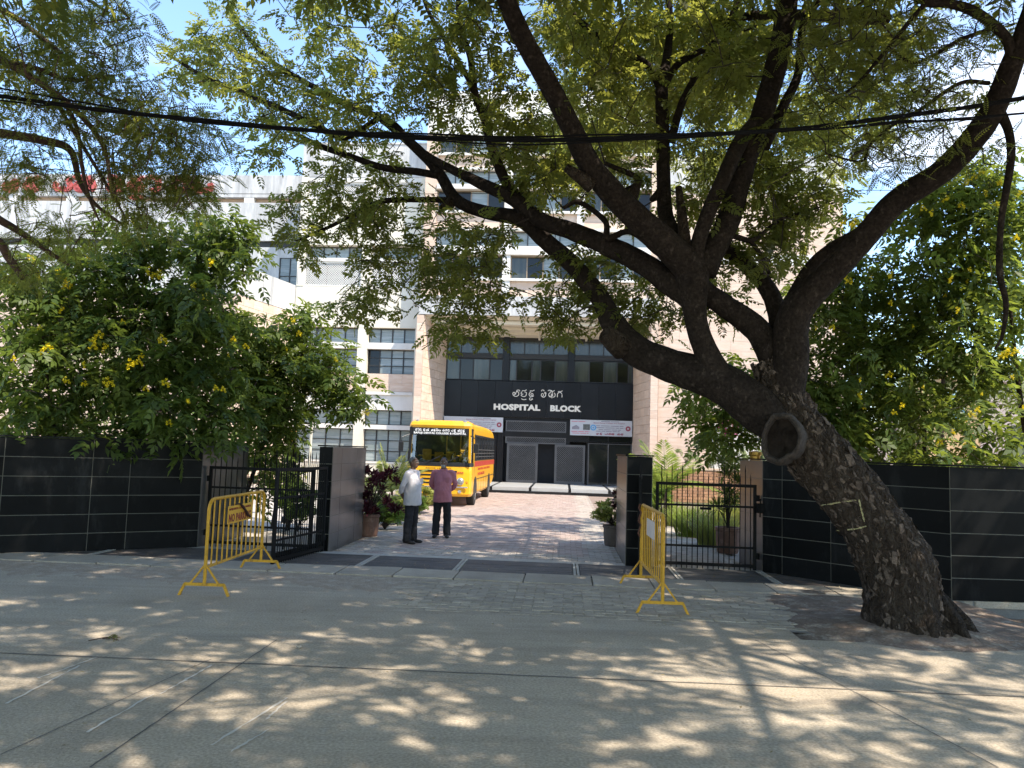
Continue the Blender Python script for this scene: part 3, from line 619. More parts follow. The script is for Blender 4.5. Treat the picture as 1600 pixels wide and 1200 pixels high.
gate('open black gate leaf seen edge on behind the right barricade', (1.30, 13.06), tuple(G(998, 902, .02))[:2], 20, 1.5, .06, (.36, 1.0), True)
gate('closed black spiked side gate in front of the yellow green grass clumps', (3.21, 13.12), (1.56, 13.15), 18)
solo('gate_lock', MB().box(3.2, 3.3, 13.0, 13.1, .96, 1.12, .01).tube([(3.24, 13.0, .9), (3.24, 12.97, 1.2)], .012, 6), M_iron, 'black gate bolt on the end of the right granite wall', 'bolt', (3.25, 13.05, .9))

# ------------------------------------------------------------------ yellow barricades
M_yel = mat('yellow_gate_paint', (.54, .28, .012), .5, .15, 4, fine=.15, fscale=30, col2=(.20, .09, .02), c2lo=.58, c2hi=.70, c2scale=11)
M_plateY = mat('yellow_sign_plate', (.66, .36, .03), .5, .06, 3); M_maroon = mat('maroon_print', (.2, .012, .02), .6, .05)
M_platew = mat('faded_sign_plate', (.62, .55, .5), .5, .12, 5)
flat = MB().box(-.012, .012, -.006, .006, .345, 1.135).mesh('bar'); flat.materials.append(M_yel)
def barricade(lab, org, rot, L_=2.05):
    t = Thing('barricade', lab, 'barricade', org, rot, 'yellow steel barricades at the gateway', local=True)
    c = .14; top = 1.15; pts = [(0, 0, .13), (0, 0, top-c)]+[(c-c*math.cos(a), 0, top-c+c*math.sin(a)) for a in np.linspace(.2, math.pi/2, 5)]
    pts += [(L_-x, 0, z) for x, _, z in pts[::-1]]
    t.part('frame', MB().tube(pts, .021, 10), M_yel)
    t.part('rail', MB().tube([(0, 0, .335), (L_, 0, .335)], .019, 8), M_yel)
    for i in range(11): t.data('bar', flat, None, loc=(L_*(i+1)/12, 0, 0))
    for x in (0, L_):
        f = MB().bar((x, -.24, .135), (x, .24, .135), .035, .03, up=(1, 0, 0)); 
        for s in (1, -1): f.bar((x, s*.235, .14), (x, s*.30, .0), .028, .03, up=(1, 0, 0)).bar((x, s*.17, .145), (x, s*.012, .36), .02, .02, up=(1, 0, 0))
        t.part('foot', f, M_yel)
    return t
b1 = barricade('yellow steel barricade with a NO PARKING plate by the open left gate', G(318, 931), R_(93.0), 2.0)
sg = b1.part('sign_plate', MB().box(.53, 1.38, -.036, -.026, .80, 1.03, .003), M_plateY, label='yellow plate reading NO PARKING')
b1.part('lettering', textmb('NO PARKING', (.56, -.0365, .82), (1, 0, 0), (0, 0, 1), .79, .105, .003, .03), M_maroon, sg)
b1.part('lettering', textmb('BAPUJI DENTAL COLLEGE & HOSPITAL', (.56, -.0365, .965), (1, 0, 0), (0, 0, 1), .79, .035, .003, .01), M_maroon, sg)
b2 = barricade('yellow steel barricade with a faded pale plate seen almost end on', G(1035, 960), R_(92.0), 1.9)
sp_ = b2.part('sign_plate', MB().box(.5, 1.15, .026, .036, .80, 1.02, .003), M_platew, label='faded pale sign plate')
b2.part('frayed_wire', MB().tube([(L_x, .03+.02*math.sin(i*2.1), 1.16-i*.06) for i, L_x in enumerate(np.linspace(1.86, 1.9, 9))], .012, 6), mat('rust', (.12, .05, .03), .9), None)
o_ = b1.e; st = MB().tube([(.72, -.055, 1.045), (.9, -.05, 1.04), (.98, -.055, 1.0), (1.1, -.06, .93), (1.2, -.05, .87), (1.32, -.055, .83)], [.008, .016, .022, .02, .022, .012], 7, flat=.6)
cl = bpy.data.objects.new('cloth_strip', st.mesh('cloth_strip', True)); cl.data.materials.append(mat('dark_cloth', (.05, .025, .02), .95, .3, 20)); COL.objects.link(cl)
put(cl, G(318, 931), R_(93.0)); tag(cl, 'dark twisted cloth strip tied across the NO PARKING plate', 'cloth')

# ------------------------------------------------------------------ banners in the portal
M_ban = mat('banner_vinyl', (.46, .46, .46), .5, .04, 2); M_bred = mat('print_red', (.26, .05, .07), .6); M_bgrey = mat('print_grey', (.22, .2, .22), .6); M_bpink = mat('print_pink', (.5, .15, .18), .6)
def banner(lab, u0, u1, z0, z1, full):
    v = VB-.2; t = Thing('banner', lab, 'banner', (u0, v, z0), group='white banners under the granite sign')
    t.part('sheet', MB().box(u0, u1, v, v+.02, z0, z1), M_ban); W = u1-u0; H = z1-z0
    def line(a, b, h, th, m, seed):
        rr = random.Random(seed); mb = MB(); x = a
        while x < b:
            wl_ = rr.uniform(.05, .16); e = min(b, x+wl_)
            mb.add([(u0+W*x, v-.004, z0+H*h), (u0+W*e, v-.004, z0+H*h), (u0+W*e, v-.004, z0+H*(h+th)), (u0+W*x, v-.004, z0+H*(h+th))], [(0, 1, 2, 3)]); x = e+.012
        t.part('print_line', mb, m, kind='stuff')
    t.part('lettering', textmb('Bapuji Dental College and Hospital', (u0+W*.38, v-.002, z0+H*.76), (1, 0, 0), (0, 0, 1), W*.5, H*.1, .004, .01), M_bred)
    for i, (a, b, h) in enumerate(((.5, .8, .9), (.42, .86, .62), (.4, .88, .5), (.46, .82, .38), (.42, .8, .28))): line(a, b, h, .045, M_bgrey, i)
    t.part('lettering', joinmb(kannada([['va', 'ta'], ['ma', 'ha', 'ta'], ['ka', 'da']], (u0+W*.42, v-.002, z0+H*.08), (1, 0, 0), (0, 0, 1), W*.45, H*.13, .2, .004)), M_bred)
    if full:
        line(.02, .32, .22, .05, M_bpink, 9); line(.04, .3, .12, .04, M_bpink, 10); line(.02, .26, .86, .04, M_bpink, 11)
        t.part('picture', MB().box(u0+W*.03, u0+W*.15, v-.004, v, z0+H*.38, z0+H*.55).prism([(.04, .55), (.1, .66), (.14, .55)], (u0, v-.003, z0), (W, 0, 0), (0, 0, H), .0005), M_bgrey)
        t.part('picture', MB().box(u0+W*.21, u0+W*.32, v-.004, v, z0+H*.36, z0+H*.72), mat('photo_print', (.1, .1, .09), .5, .6, 9))
        t.part('emblem', MB().stroke(ring2(.12, .12)+[(.12, 0)], .07, (u0+W*.375, v-.003, z0+H*.52), (1, 0, 0), (0, 0, 1), .002), M_blue)
        t.part('emblem', MB().prism(ring2(.05, .05, 10), (u0+W*.375, v-.003, z0+H*.52), (1, 0, 0), (0, 0, 1), .002), M_blue)
    t.part('emblem', MB().prism(ring2(.13, .13), (u0+W*.935, v-.003, z0+H*.5), (1, 0, 0), (0, 0, 1), .002), M_bred)
    t.part('emblem', MB().prism(ring2(.05, .05, 8), (u0+W*.935, v-.006, z0+H*.5), (1, 0, 0), (0, 0, 1), .002), M_ban)
banner('white banner hung in the portal behind the bus roof', -6.2, -3.14, 2.8, 3.55, False)
banner('white banner with small pictures and a blue ring over the glass doors', .29, 3.42, 2.76, 3.56, True)

# ------------------------------------------------------------------ the yellow bus
M_bus = mat('bus_yellow', (.72, .36, .010), .35, .06, 1, coat=.3, stain=(.42, .24, .06), stain_amt=.35, stain_scale=2.2, stain_lo=.5, stain_hi=.75); M_bblk = mat('bus_black', (.012, .012, .013), .4, .1); M_tyre = mat('tyre', (.02, .02, .02), .85, .2)
M_busw = mat('bus_white_print', (.8, .8, .78), .5); M_bstripe = mat('bus_red_stripe', (.42, .05, .03), .35); M_chrome = mat('dull_chrome', (.55, .55, .55), .25, .1, metal=.8); M_lampg = mat('lamp_glass', (.22, .22, .21), .15, .2, 20, spec=.7)
gm = bpy.data.materials.new('windscreen_glass'); gm.use_nodes = True; n_ = gm.node_tree; n_.nodes.clear(); _tr = nd(n_, 'ShaderNodeBsdfTransparent'); _tr.inputs['Color'].default_value = (.75, .8, .78, 1); _gl = nd(n_, 'ShaderNodeBsdfGlossy', Roughness=.03); _ms = nd(n_, 'ShaderNodeMixShader'); _lw = nd(n_, 'ShaderNodeLayerWeight', Blend=.62)
_o = nd(n_, 'ShaderNodeOutputMaterial'); n_.links.new(_lw.outputs['Fresnel'], _ms.inputs['Fac']); n_.links.new(_tr.outputs[0], _ms.inputs[1]); n_.links.new(_gl.outputs[0], _ms.inputs[2]); n_.links.new(_ms.outputs[0], _o.inputs['Surface'])
bus = Thing('bus', 'yellow hospital bus with a black destination visor parked before the portal', 'bus', (-4.03, 24.7, 0), R_(.0), local=True)
def section(y, w, zb, zt, r=.22):
    pts = [(-w+.05, y, zb), (-w, y, zb+.08), (-w, y, 1.3), (-w*.985, y, 2.1), (-w*.97, y, zt-r-.05)]
    pts += [(-w*.97+r*(1-math.cos(a)), y, zt-r-.05+(r)*math.sin(a)) for a in (.5, 1.0, 1.4)]+[(-.35, y, zt)]
    return pts+[(-x, y_, z) for x, y_, z in pts[::-1]]
def loft(secs):
    m = MB(); n = len(secs[0])
    for s in secs: m.v += [tuple(p) for p in s]
    for i in range(len(secs)-1):
        for k in range(n): a, b = i*n+k, i*n+(k+1) % n; m.f.append((a, b, b+n, a+n))
    m.f.append(tuple(range(n))); m.f.append(tuple(range(len(secs)*n-1, (len(secs)-1)*n-1, -1))); return m
W = 1.07
bus.part('body', clean(loft([section(.78, W, .36, 2.78), section(1.3, W, .36, 2.8), section(6.2, W, .36, 2.8), section(7.4, W, .5, 2.78), section(8.2, W*.98, .66, 2.7), section(8.36, W*.93, .75, 2.55, .3)]).mesh('body')), M_bus)
plan = lambda k, y0=0.: [(-W, .779), (-W, .24), (-W+.06, .1), (-.8, .03), (-.45, 0), (.45, 0), (.8, .03), (W-.06, .1), (W, .24), (W, .779)]
def planring(z, k=1., back=0.): return [(x*k, y+back*(1-y/.779), z) for x, y in plan(1)]
bus.part('front_panel', clean(loft([planring(.34, .97, .06), planring(.42, 1, 0), planring(.7, 1, -.01), planring(1.1, 1, .0), planring(1.32, .995, .03)]).mesh('front')), M_bus, smooth=True)
bus.part('roof_cap', clean(loft([planring(2.53, .965, .13), planring(2.62, .97, .1), planring(2.72, .94, .16), planring(2.785, .8, .3)]).mesh('roof_cap')), M_bus)
ws = MB(); lo = planring(1.42, .985, .04)[1:-1]; hi = planring(2.30, .965, .12)[1:-1]
for i in range(len(lo)-1): ws.add([lo[i], lo[i+1], hi[i+1], hi[i]], [(0, 1, 2, 3)])
ws_o = bus.part('windscreen', ws, gm)
vz = MB(); lo = planring(2.29, .97, .115)[1:-1]; hi = planring(2.535, .968, .125)[1:-1]
for i in range(len(lo)-1): vz.add([lo[i], lo[i+1], hi[i+1], hi[i]], [(0, 1, 2, 3)])
visor = bus.part('visor', vz, M_bblk)
bus.part('lettering', textmb('BAPUJI DENTAL COLLEGE & HOSPITAL', (-.86, .108, 2.31), (1, 0, 0), (0, .02, 1), 1.72, .085, .004, .03), M_busw, visor)
bus.part('lettering', joinmb(kannada([['ba', 'aam', 'ja'], ['da', 'mm', 'ta'], ['va', 'da+sub2', 'ka+ii', 'ya'], ['ka', 'la', 'ja'], ['ma', 'ta+sub2'], ['aa', 'sa+sub', 'ta+sub']], (-.82, .108, 2.425), (1, 0, 0), (0, .02, 1), 1.64, .075, .17, .004)), M_busw, visor)
bus.part('cowl', clean(loft([[(x*1.004, y-.012, z) for x, y, z in planring(1.30, .995, .028)], [(x*1.004, y-.012, z) for x, y, z in planring(1.43, .985, .038)]]).mesh('cowl')), M_bblk)
for s in (-1, 1):
    bus.part('pillar', MB().bar((s*1.0, .15, 1.42), (s*.975, .22, 2.55), .07, .09), M_bus if s > 0 else M_bblk)
    bus.part('quarter_window', MB().add([(s*1.062, .25, 1.44), (s*1.062, .76, 1.44), (s*1.04, .76, 2.3), (s*1.04, .34, 2.3)], [(0, 1, 2, 3)]), gm)
bus.part('cab_partition', MB().box(-1.02, 1.02, .765, .777, 1.35, 2.7), mat('cab_dark', (.05, .05, .045), .7, .2, 4))
bus.part('dashboard', MB().box(-.98, .98, .2, .6, 1.3, 1.45, .03), M_bblk); bus.part('dash_cloth', MB().box(-.95, -.2, .12, .5, 1.452, 1.475, .008), mat('pale_cloth', (.5, .6, .6), .8, .2, 8))
for x in (-.5, -.1, .3, .75): bus.part('seat', MB().box(x-.15, x+.15, .66, .76, 1.4, 1.75+.12*random.random(), .03), mat('seat_yellow', (.5, .3, .03), .7, .3, 9))
bus.part('grab_rail', MB().tube([(-.8, .7, 1.62), (.1, .68, 1.66), (.9, .7, 1.62)], .02, 6).tube([(.15, .7, 1.4), (.15, .7, 2.5)], .02, 6).tube([(.6, .7, 1.4), (.62, .7, 2.5)], .02, 6), mat('rail_yellow', (.6, .38, .03), .4))
bus.part('steering_wheel', MB().tube([(.55+.2*math.cos(a), .42+.08*math.sin(a), 1.6+.17*math.sin(a)) for a in np.linspace(0, 6.28, 17)], .016, 6), M_bblk)
for i in range(4):
    wd_ = .62-.05*i; z = 1.14-.125*i; bus.part('grille_slot', MB().box(-wd_, wd_, -.018, .02, z-.026, z+.026, .008), M_bblk)
bus.part('lettering', textmb('ASHOK LEYLAND', (-.42, -.016, 1.205), (1, 0, 0), (0, 0, 1), .84, .05, .006, .02), M_bblk)
bus.part('lettering', textmb('Lynx', (.58, .002, 1.06), (1, .06, 0), (0, 0, 1), .26, .1, .006, .03), M_bstripe)
bus.part('bumper_strip', MB().box(-.98, .98, -.03, .03, .62, .66, .01), M_chrome); bus.part('air_intake', MB().box(-.45, .45, -.02, .02, .42, .56, .01), M_bblk)
for s in (-1, 1):
    hl = bus.part('headlight', MB().lathe([(.115, .03), (.115, -.035), (.1, -.04)], (s*.74, .01, .83), 18, 'y'), M_chrome)
    bus.part('lens', MB().lathe([(.095, 0), (.07, -.02), (.02, -.028)], (s*.74, -.03, .83), 16, 'y'), M_lampg, hl)
    bus.part('indicator', MB().lathe([(.05, .03), (.05, -.02), (.02, -.03)], (s*.93, .08, .80), 12, 'y'), mat('amber', (.6, .25, .02), .2))
    bus.part('fog_light', MB().lathe([(.06, .03), (.055, -.02), (.02, -.03)], (s*.72, .02, .5), 12, 'y'), M_chrome)
    bus.part('roof_lamp', MB().lathe([(.07, 0), (.07, .05), (.02, .08)], (s*.78, .3, 2.72), 10), M_lampg)
    bus.part('mirror', MB().tube([(s*1.0, .1, 2.3), (s*1.2, -.1, 2.2), (s*1.22, -.1, 1.95)], .015, 6).box(s*1.22-.08, s*1.22+.08, -.13, -.08, 1.75, 2.05, .02), M_bblk)
    bus.part('wiper', MB().tube([(s*.3-.1, -.02, 1.40), (s*.3+.35, .03, 1.62)], .012, 5), M_bblk)
    x = s*W
    for yc, rr in ((1.3, .42), (6.0, .42)):
        arch = [(rr*1.22*math.cos(a), rr*1.22*math.sin(a)) for a in np.linspace(-.1, math.pi+.1, 14)]
        bus.part('wheel_arch', MB().prism(arch, (x-.012 if s > 0 else x+.012, yc, .45), (0, s, 0), (0, 0, 1), .016), M_bblk)
        wh = bus.part('wheel', MB().lathe([(rr*.62, -.12), (rr*.97, -.12), (rr, -.06), (rr, .1), (rr*.95, .13), (rr*.62, .12)], (s*(W-.13), yc, rr), 24, 'x'), M_tyre)
        bus.part('rim', MB().lathe([(rr*.6, -.08), (rr*.6, .08), (rr*.3, .02 if s > 0 else .08), (.06, .06)], (s*(W-.13)+(.05 if s > 0 else -.05), yc, rr), 16, 'x'), M_chrome, wh)
    bus.part('stripe', MB().box(x-.004 if s > 0 else x-.002, x+.002 if s > 0 else x+.004, .95, 8.15, 1.29, 1.47), M_bstripe)
    y = .98
    for i in range(7):
        y1 = y+.96; f = bus.part('side_window', MB().box(x*.988-.02, x*.988+.02, y, y+.05, 1.5, 2.36).box(x*.988-.02, x*.988+.02, y1-.05, y1, 1.5, 2.36).box(x*.988-.019, x*.988+.019, y+.05, y1-.05, 1.49, 1.53).box(x*.988-.019, x*.988+.019, y+.05, y1-.05, 2.3, 2.36), M_bblk)
        bus.part('pane', MB().box(x*.988-.012, x*.988+.012, y+.05, y1-.05, 1.53, 2.3), M_paned, f)
        for z in (1.62, 1.74, 1.86): bus.part('guard_bar', MB().tube([(x+s*.012, y+.03, z), (x+s*.012, y1-.03, z)], .012, 5), M_grille, f)
        y = y1+.04
    bus.part('moulding', MB().box(x-.008, x+.008, .95, 8.2, .86, .88), M_bblk); bus.part('door_gap', MB().box(x-.003, x+.003, .9, .92, .45, 2.4), M_bblk)
    for k in range(4): bus.part('hatch_seam', MB().box(x-.003, x+.003, 2.2+k*.9, 2.22+k*.9, .42, .85), M_bblk)
    for i, z in enumerate((1.14, .98)):
        bus.part('lettering', textmb('BAPUJI DENTAL COLLEGE & HOSPITAL', (x+s*.003, 2.0 if s > 0 else 6.4, z), (0, s, 0), (0, 0, 1), 4.2, .1, .004, .02) if i == 0 else textmb('DAVANGERE', (x+s*.003, 2.0 if s > 0 else 4.4, z), (0, s, 0), (0, 0, 1), 2.2, .1, .004, .02), M_bstripe)

# ------------------------------------------------------------------ the two men
M_skin = mat('dark_skin', (.15, .082, .054), .5, .12, 12); M_hair = mat('grey_hair', (.16, .155, .15), .8, .3, 40); M_hairb = mat('black_hair', (.03, .028, .027), .7, .3, 40)
M_shirt1 = mat('lavender_shirt', (.52, .49, .52), .8, .05, 6, bump=.15, bscale=18); M_shirt2 = mat('rose_shirt', (.42, .16, .2), .8, .08, 6, fine=.06, fscale=120, bump=.15, bscale=18)
M_trou = mat('black_trousers', (.014, .014, .018), .85, .2, 6, bump=.2, bscale=14); M_shoe = mat('dark_shoe', (.02, .016, .014), .45, .2)
def ringsolid(rows, n=16):                        # rows: (x, y, z, rx, ry[, axis]) stacked ellipses
    m = MB()
    for cx, cy, cz, rx, ry in rows:
        for k in range(n): a = 2*math.pi*k/n; m.v.append((cx+rx*math.cos(a), cy+ry*math.sin(a), cz))
    for i in range(len(rows)-1):
        for k in range(n): a, b = i*n+k, i*n+(k+1) % n; m.f.append((a, b, b+n, a+n))
    m.f.append(tuple(range(n-1, -1, -1))); m.f.append(tuple((len(rows)-1)*n+k for k in range(n))); return m
def ball(m, c, r, n=10):
    rows = [(max(1e-3, math.sin(t)), -math.cos(t)) for t in np.linspace(.15, math.pi-.15, n)]; o = len(m.v); k_ = 12
    for s_, z in rows:
        for k in range(k_): a = 2*math.pi*k/k_; m.v.append((c[0]+r[0]*s_*math.cos(a), c[1]+r[1]*s_*math.sin(a), c[2]+r[2]*z))
    for i in range(n-1):
        for k in range(k_): a, b = o+i*k_+k, o+i*k_+(k+1) % k_; m.f.append((a, b, b+k_, a+k_))
    m.f.append(tuple(o+k for k in range(k_-1, -1, -1))); m.f.append(tuple(o+(n-1)*k_+k for k in range(k_))); return m
def fuse(mb_list, vox, sm=4):                     # union of closed shapes grown into one continuous skin
    m = MB()
    for q in mb_list: m.add(q.v, q.f)
    me = clean(m.mesh('fuse')); o = bpy.data.objects.new('fuse', me); COL.objects.link(o)
    r = o.modifiers.new('r', 'REMESH'); r.mode = 'VOXEL'; r.voxel_size = vox; r.use_smooth_shade = True
    s_ = o.modifiers.new('s', 'SMOOTH'); s_.iterations = sm; s_.factor = .5
    dg = bpy.context.evaluated_depsgraph_get(); dg.update(); res = bpy.data.meshes.new_from_object(o.evaluated_get(dg)); bpy.data.objects.remove(o); return res
def hand(wrist, d, up, side, m_list, L_=.17, curl=.6):
    w0, d, up = Vector(wrist), Vector(d).normalized(), Vector(up).normalized(); x = d.cross(up).normalized()*side
    m_list.append(MB().tube([w0-d*.03, w0+d*.03, w0+d*.075, w0+d*.09], [.026, .037, .041, .034], 10, flat=.55))
    for k, (off, ln, ang) in enumerate(((-.03, .068, -.1), (-.01, .078, -.03), (.011, .072, .04), (.03, .056, .12))):
        b0 = w0+d*.075+x*off; dd = (d+x*ang).normalized(); p1 = b0+dd*ln*.5; d2 = (dd-up*curl*.6).normalized(); p2 = p1+d2*ln*.32; d3 = (dd-up*curl*1.4).normalized(); p3 = p2+d3*ln*.25
        m_list.append(MB().tube([b0-dd*.03, b0, p1, p2, p3], [.0095, .0095, .0088, .008, .006], 7))
    t0 = w0+d*.02-x*.03; td = (d*.6-x*.8).normalized(); m_list.append(MB().tube([t0+x*.015, t0, t0+td*.035, t0+td*.035+(d*.9-x*.2).normalized()*.03], [.013, .012, .0105, .007], 7))
def person(lab, org, rot, H, shirt, hair, belly, lean=0., beard=None, turn=0.):
    s = H/1.66; t = Thing('person', lab, 'person', org, rot, 'two men talking in the driveway', local=True)
    def tb(pts, rad, n=12, flat=None): return MB().tube(catmull(pts, 4), np.interp(np.linspace(0, len(rad)-1, (len(pts)-1)*4+1), range(len(rad)), rad), n, flat=flat)
    body, shirtm, tro = [], [], []
    body.append(ringsolid([(0, .0, .80, .14, .10), (0, 0, .95, .15, .105), (0, -.01, 1.1, .145, .105), (0, 0, 1.25, .155, .10), (0, .01, 1.36, .13, .075), (0, .015, 1.41, .06, .055), (0, .0, 1.49, .053, .055)]))
    Rt = Matrix.Rotation(turn, 4, 'Z')
    hd = MB(); ball(hd, (0, -.005, 1.565), (.073, .093, .108), 12); ball(hd, (0, -.045, 1.505), (.05, .05, .05)); ball(hd, (0, -.1, 1.552), (.014, .022, .028), 8); ball(hd, (0, -.082, 1.515), (.026, .016, .012), 8)
    for e in (-1, 1): ball(hd, (e*.075, .005, 1.56), (.012, .022, .032), 8); ball(hd, (e*.03, -.078, 1.59), (.022, .016, .012), 8)
    body.append(hd.xf(Rt))
    elb, wri = {}, {}
    for e in (-1, 1):
        sh, el, wr = (e*.185, .015, 1.355), (e*.24, .09, 1.10), (e*.055, .185, .93+.02*e)
        body.append(tb([(e*.1, .01, 1.36), sh, (e*.222, .05, 1.22), el, (e*.17, .16, 1.0), wr], [.05, .052, .042, .036, .032, .025]))
        hand(wr, (-e*.75, .05, -.6), (0, 1, .2), e, body)
        shirtm.append(tb([(e*.09, .01, 1.36), (e*.19, .015, 1.35), (e*.228, .05, 1.22), (e*.248, .09, 1.10), (e*.19, .15, 1.02), (e*.15, .17, .985)], [.055, .064, .058, .054, .05, .047]))
        body.append(tb([(e*.085, 0, .86), (e*.095, -.005, .65), (e*.105, 0, .47), (e*.112, .02, .25), (e*.118, .025, .08)], [.085, .075, .055, .048, .038]))
        body.append(MB().tube([(e*.118, .055, .04), (e*.122, -.02, .045), (e*.13, -.11, .03), (e*.135, -.165, .022)], [.03, .036, .034, .015], 10, flat=.8))
        tro.append(tb([(e*.075, .0, .93), (e*.09, .0, .78), (e*.105, .0, .5), (e*.115, .012, .28), (e*.122, .015, .045)], [.098, .098, .085, .08, .082]))
        so = MB().tube([(e*.118, .085, .035), (e*.12, .04, .042), (e*.125, -.05, .042), (e*.134, -.14, .036), (e*.137, -.185, .028)], [.028, .042, .047, .044, .018], 12, flat=.75)
        tro_s = t.part('shoe', so, M_shoe, smooth=True); tro_s.location.z = .0
    shirtm.append(ringsolid([(0, -.01, .74, .202, .158+belly*.2), (0, -.012, .86, .198, .15+belly*.4), (0, -.03*belly*10, 1.0, .186, .13+belly), (0, -.02, 1.15, .188, .13+belly*.5), (0, 0, 1.28, .195, .115), (0, .01, 1.365, .155, .085), (0, .012, 1.41, .08, .072), (0, .008, 1.43, .066, .064)], 20))
    tro.append(ringsolid([(0, .0, .74, .14, .11), (0, 0, .86, .155, .115), (0, 0, .95, .15, .105)]))
    
    def folds(me, amp, fz, ph):
        for v_ in me.vertices:
            c = v_.co; k = .4+.6*max(0, min(1, (1.3-c.z)/.25)); f = mnoise.noise(Vector((c.x*9+ph, c.y*9, c.z*fz)))+.6*mnoise.noise(Vector((c.x*17, c.y*17+ph, c.z*fz*2.4+abs(c.x)*20))); v_.co += v_.normal*amp*f*k
        return me
    bo = t.data('body', fuse(body, .0085, 3), M_skin); sh_ = t.data('shirt', folds(fuse(shirtm, .011, 4), .014, 7, H*lean+belly*90), shirt); tr_ = t.data('trousers', folds(fuse(tro, .012, 4), .012, 11, belly*50), M_trou)
    t.part('placket', MB().tube([(0.012, -.128-belly*.9*math.sin(math.pi*min(1, max(0, (1.38-z)/.75))), z) for z in np.linspace(1.36, .8, 9)], .009, 5, flat=.6), shirt, smooth=True)
    hr = MB(); ball(hr, (0, .012, 1.583), (.081, .094, .1), 12); hr.v = [(x, max(y, -.045), max(z, 1.55 if y > .02 else (1.585 if y > -.02 else 1.64))) for x, y, z in hr.v]
    t.data('hair', clean(hr.xf(Rt).mesh('hair', True)), hair)
    for e in (-1, 1): t.part('eye', ball(MB(), tuple(Rt @ Vector((e*.03, -.088, 1.572))), (.011, .008, .007), 6), mat('eye_white', (.5, .48, .45), .3))
    t.part('eyebrow', MB().tube([Rt @ Vector((-.05, -.09, 1.598)), Rt @ Vector((0, -.1, 1.6)), Rt @ Vector((.05, -.09, 1.598))], .006, 5), hair)
    if beard: t.part('beard', ball(MB(), tuple(Rt @ Vector((0, -.062, 1.495))), (.046, .042, .042), 8), beard, smooth=True)
    t.part('collar', MB().tube([(.07*math.sin(a), .01-.07*math.cos(a), 1.415+.015*math.cos(a+3.14)) for a in np.linspace(.35, 5.93, 14)], .016, 6, flat=1.6), shirt, smooth=True)
    t.part('pocket', MB().box(.05, .14, -.142-belly*.35, -.13-belly*.35, 1.15, 1.26, .003), shirt)
    t.e.scale = (s, s, s); return t
person('man in a loose lavender shirt and black trousers, seen from his side', G(641, 849), R_(72), 1.66, M_shirt1, M_hair, .035)
person('man in a rose pink shirt and black trousers, facing the road', G(689, 840), R_(4), 1.66, M_shirt2, M_hairb, .06, beard=mat('grey_beard', (.33, .32, .31), .8, .3, 60), turn=R_(-6))

# ------------------------------------------------------------------ lamp posts
M_gold = mat('gold_paint', (.5, .3, .06), .35, .15, 8, metal=.5)
def bollard_lamp(lab, org, h, r):
    t = Thing('lamp_post', lab, 'lamp post', org, group='black and gold posts by the gate')
    x, y, _ = org; t.part('pole', MB().lathe([(r*1.6, 0), (r*1.6, .12), (r, .16), (r, h-.28)], org, 14), M_iron)
    t.part('collar', MB().lathe([(r*1.05, h-.279), (r*1.3, h-.24), (r*1.3, h-.2), (r*1.05, h-.18), (r*1.05, h-.1), (r*1.35, h-.07), (r*1.35, h-.02), (r*.4, h)], org, 14), M_gold)
bollard_lamp('black post with a gold collar behind the left gate leaf', (-6.5, 18.0, 0), 2.2, .085)
bollard_lamp('gold topped post just showing above the right wall end', (3.62, 14.9, 0), 2.0, .09)
gl = Thing('globe_lamp', 'cream globe lamp half hidden by leaves before the cream wing', 'lamp', (-6.35, 19.0, 0))
q = P(490, 606, 19.0); gl.part('pole', MB().tube([(q.x, 19, 0), (q.x, 19, q.z-.16)], .035, 10), M_cream)
gl.part('globe', ball(MB(), tuple(q), (.17, .17, .17), 14), mat('globe_glass', (.75, .7, .6), .2, .03), smooth=True); gl.part('cap', MB().lathe([(.08, -.2), (.1, -.13)], tuple(q), 12), M_cream)
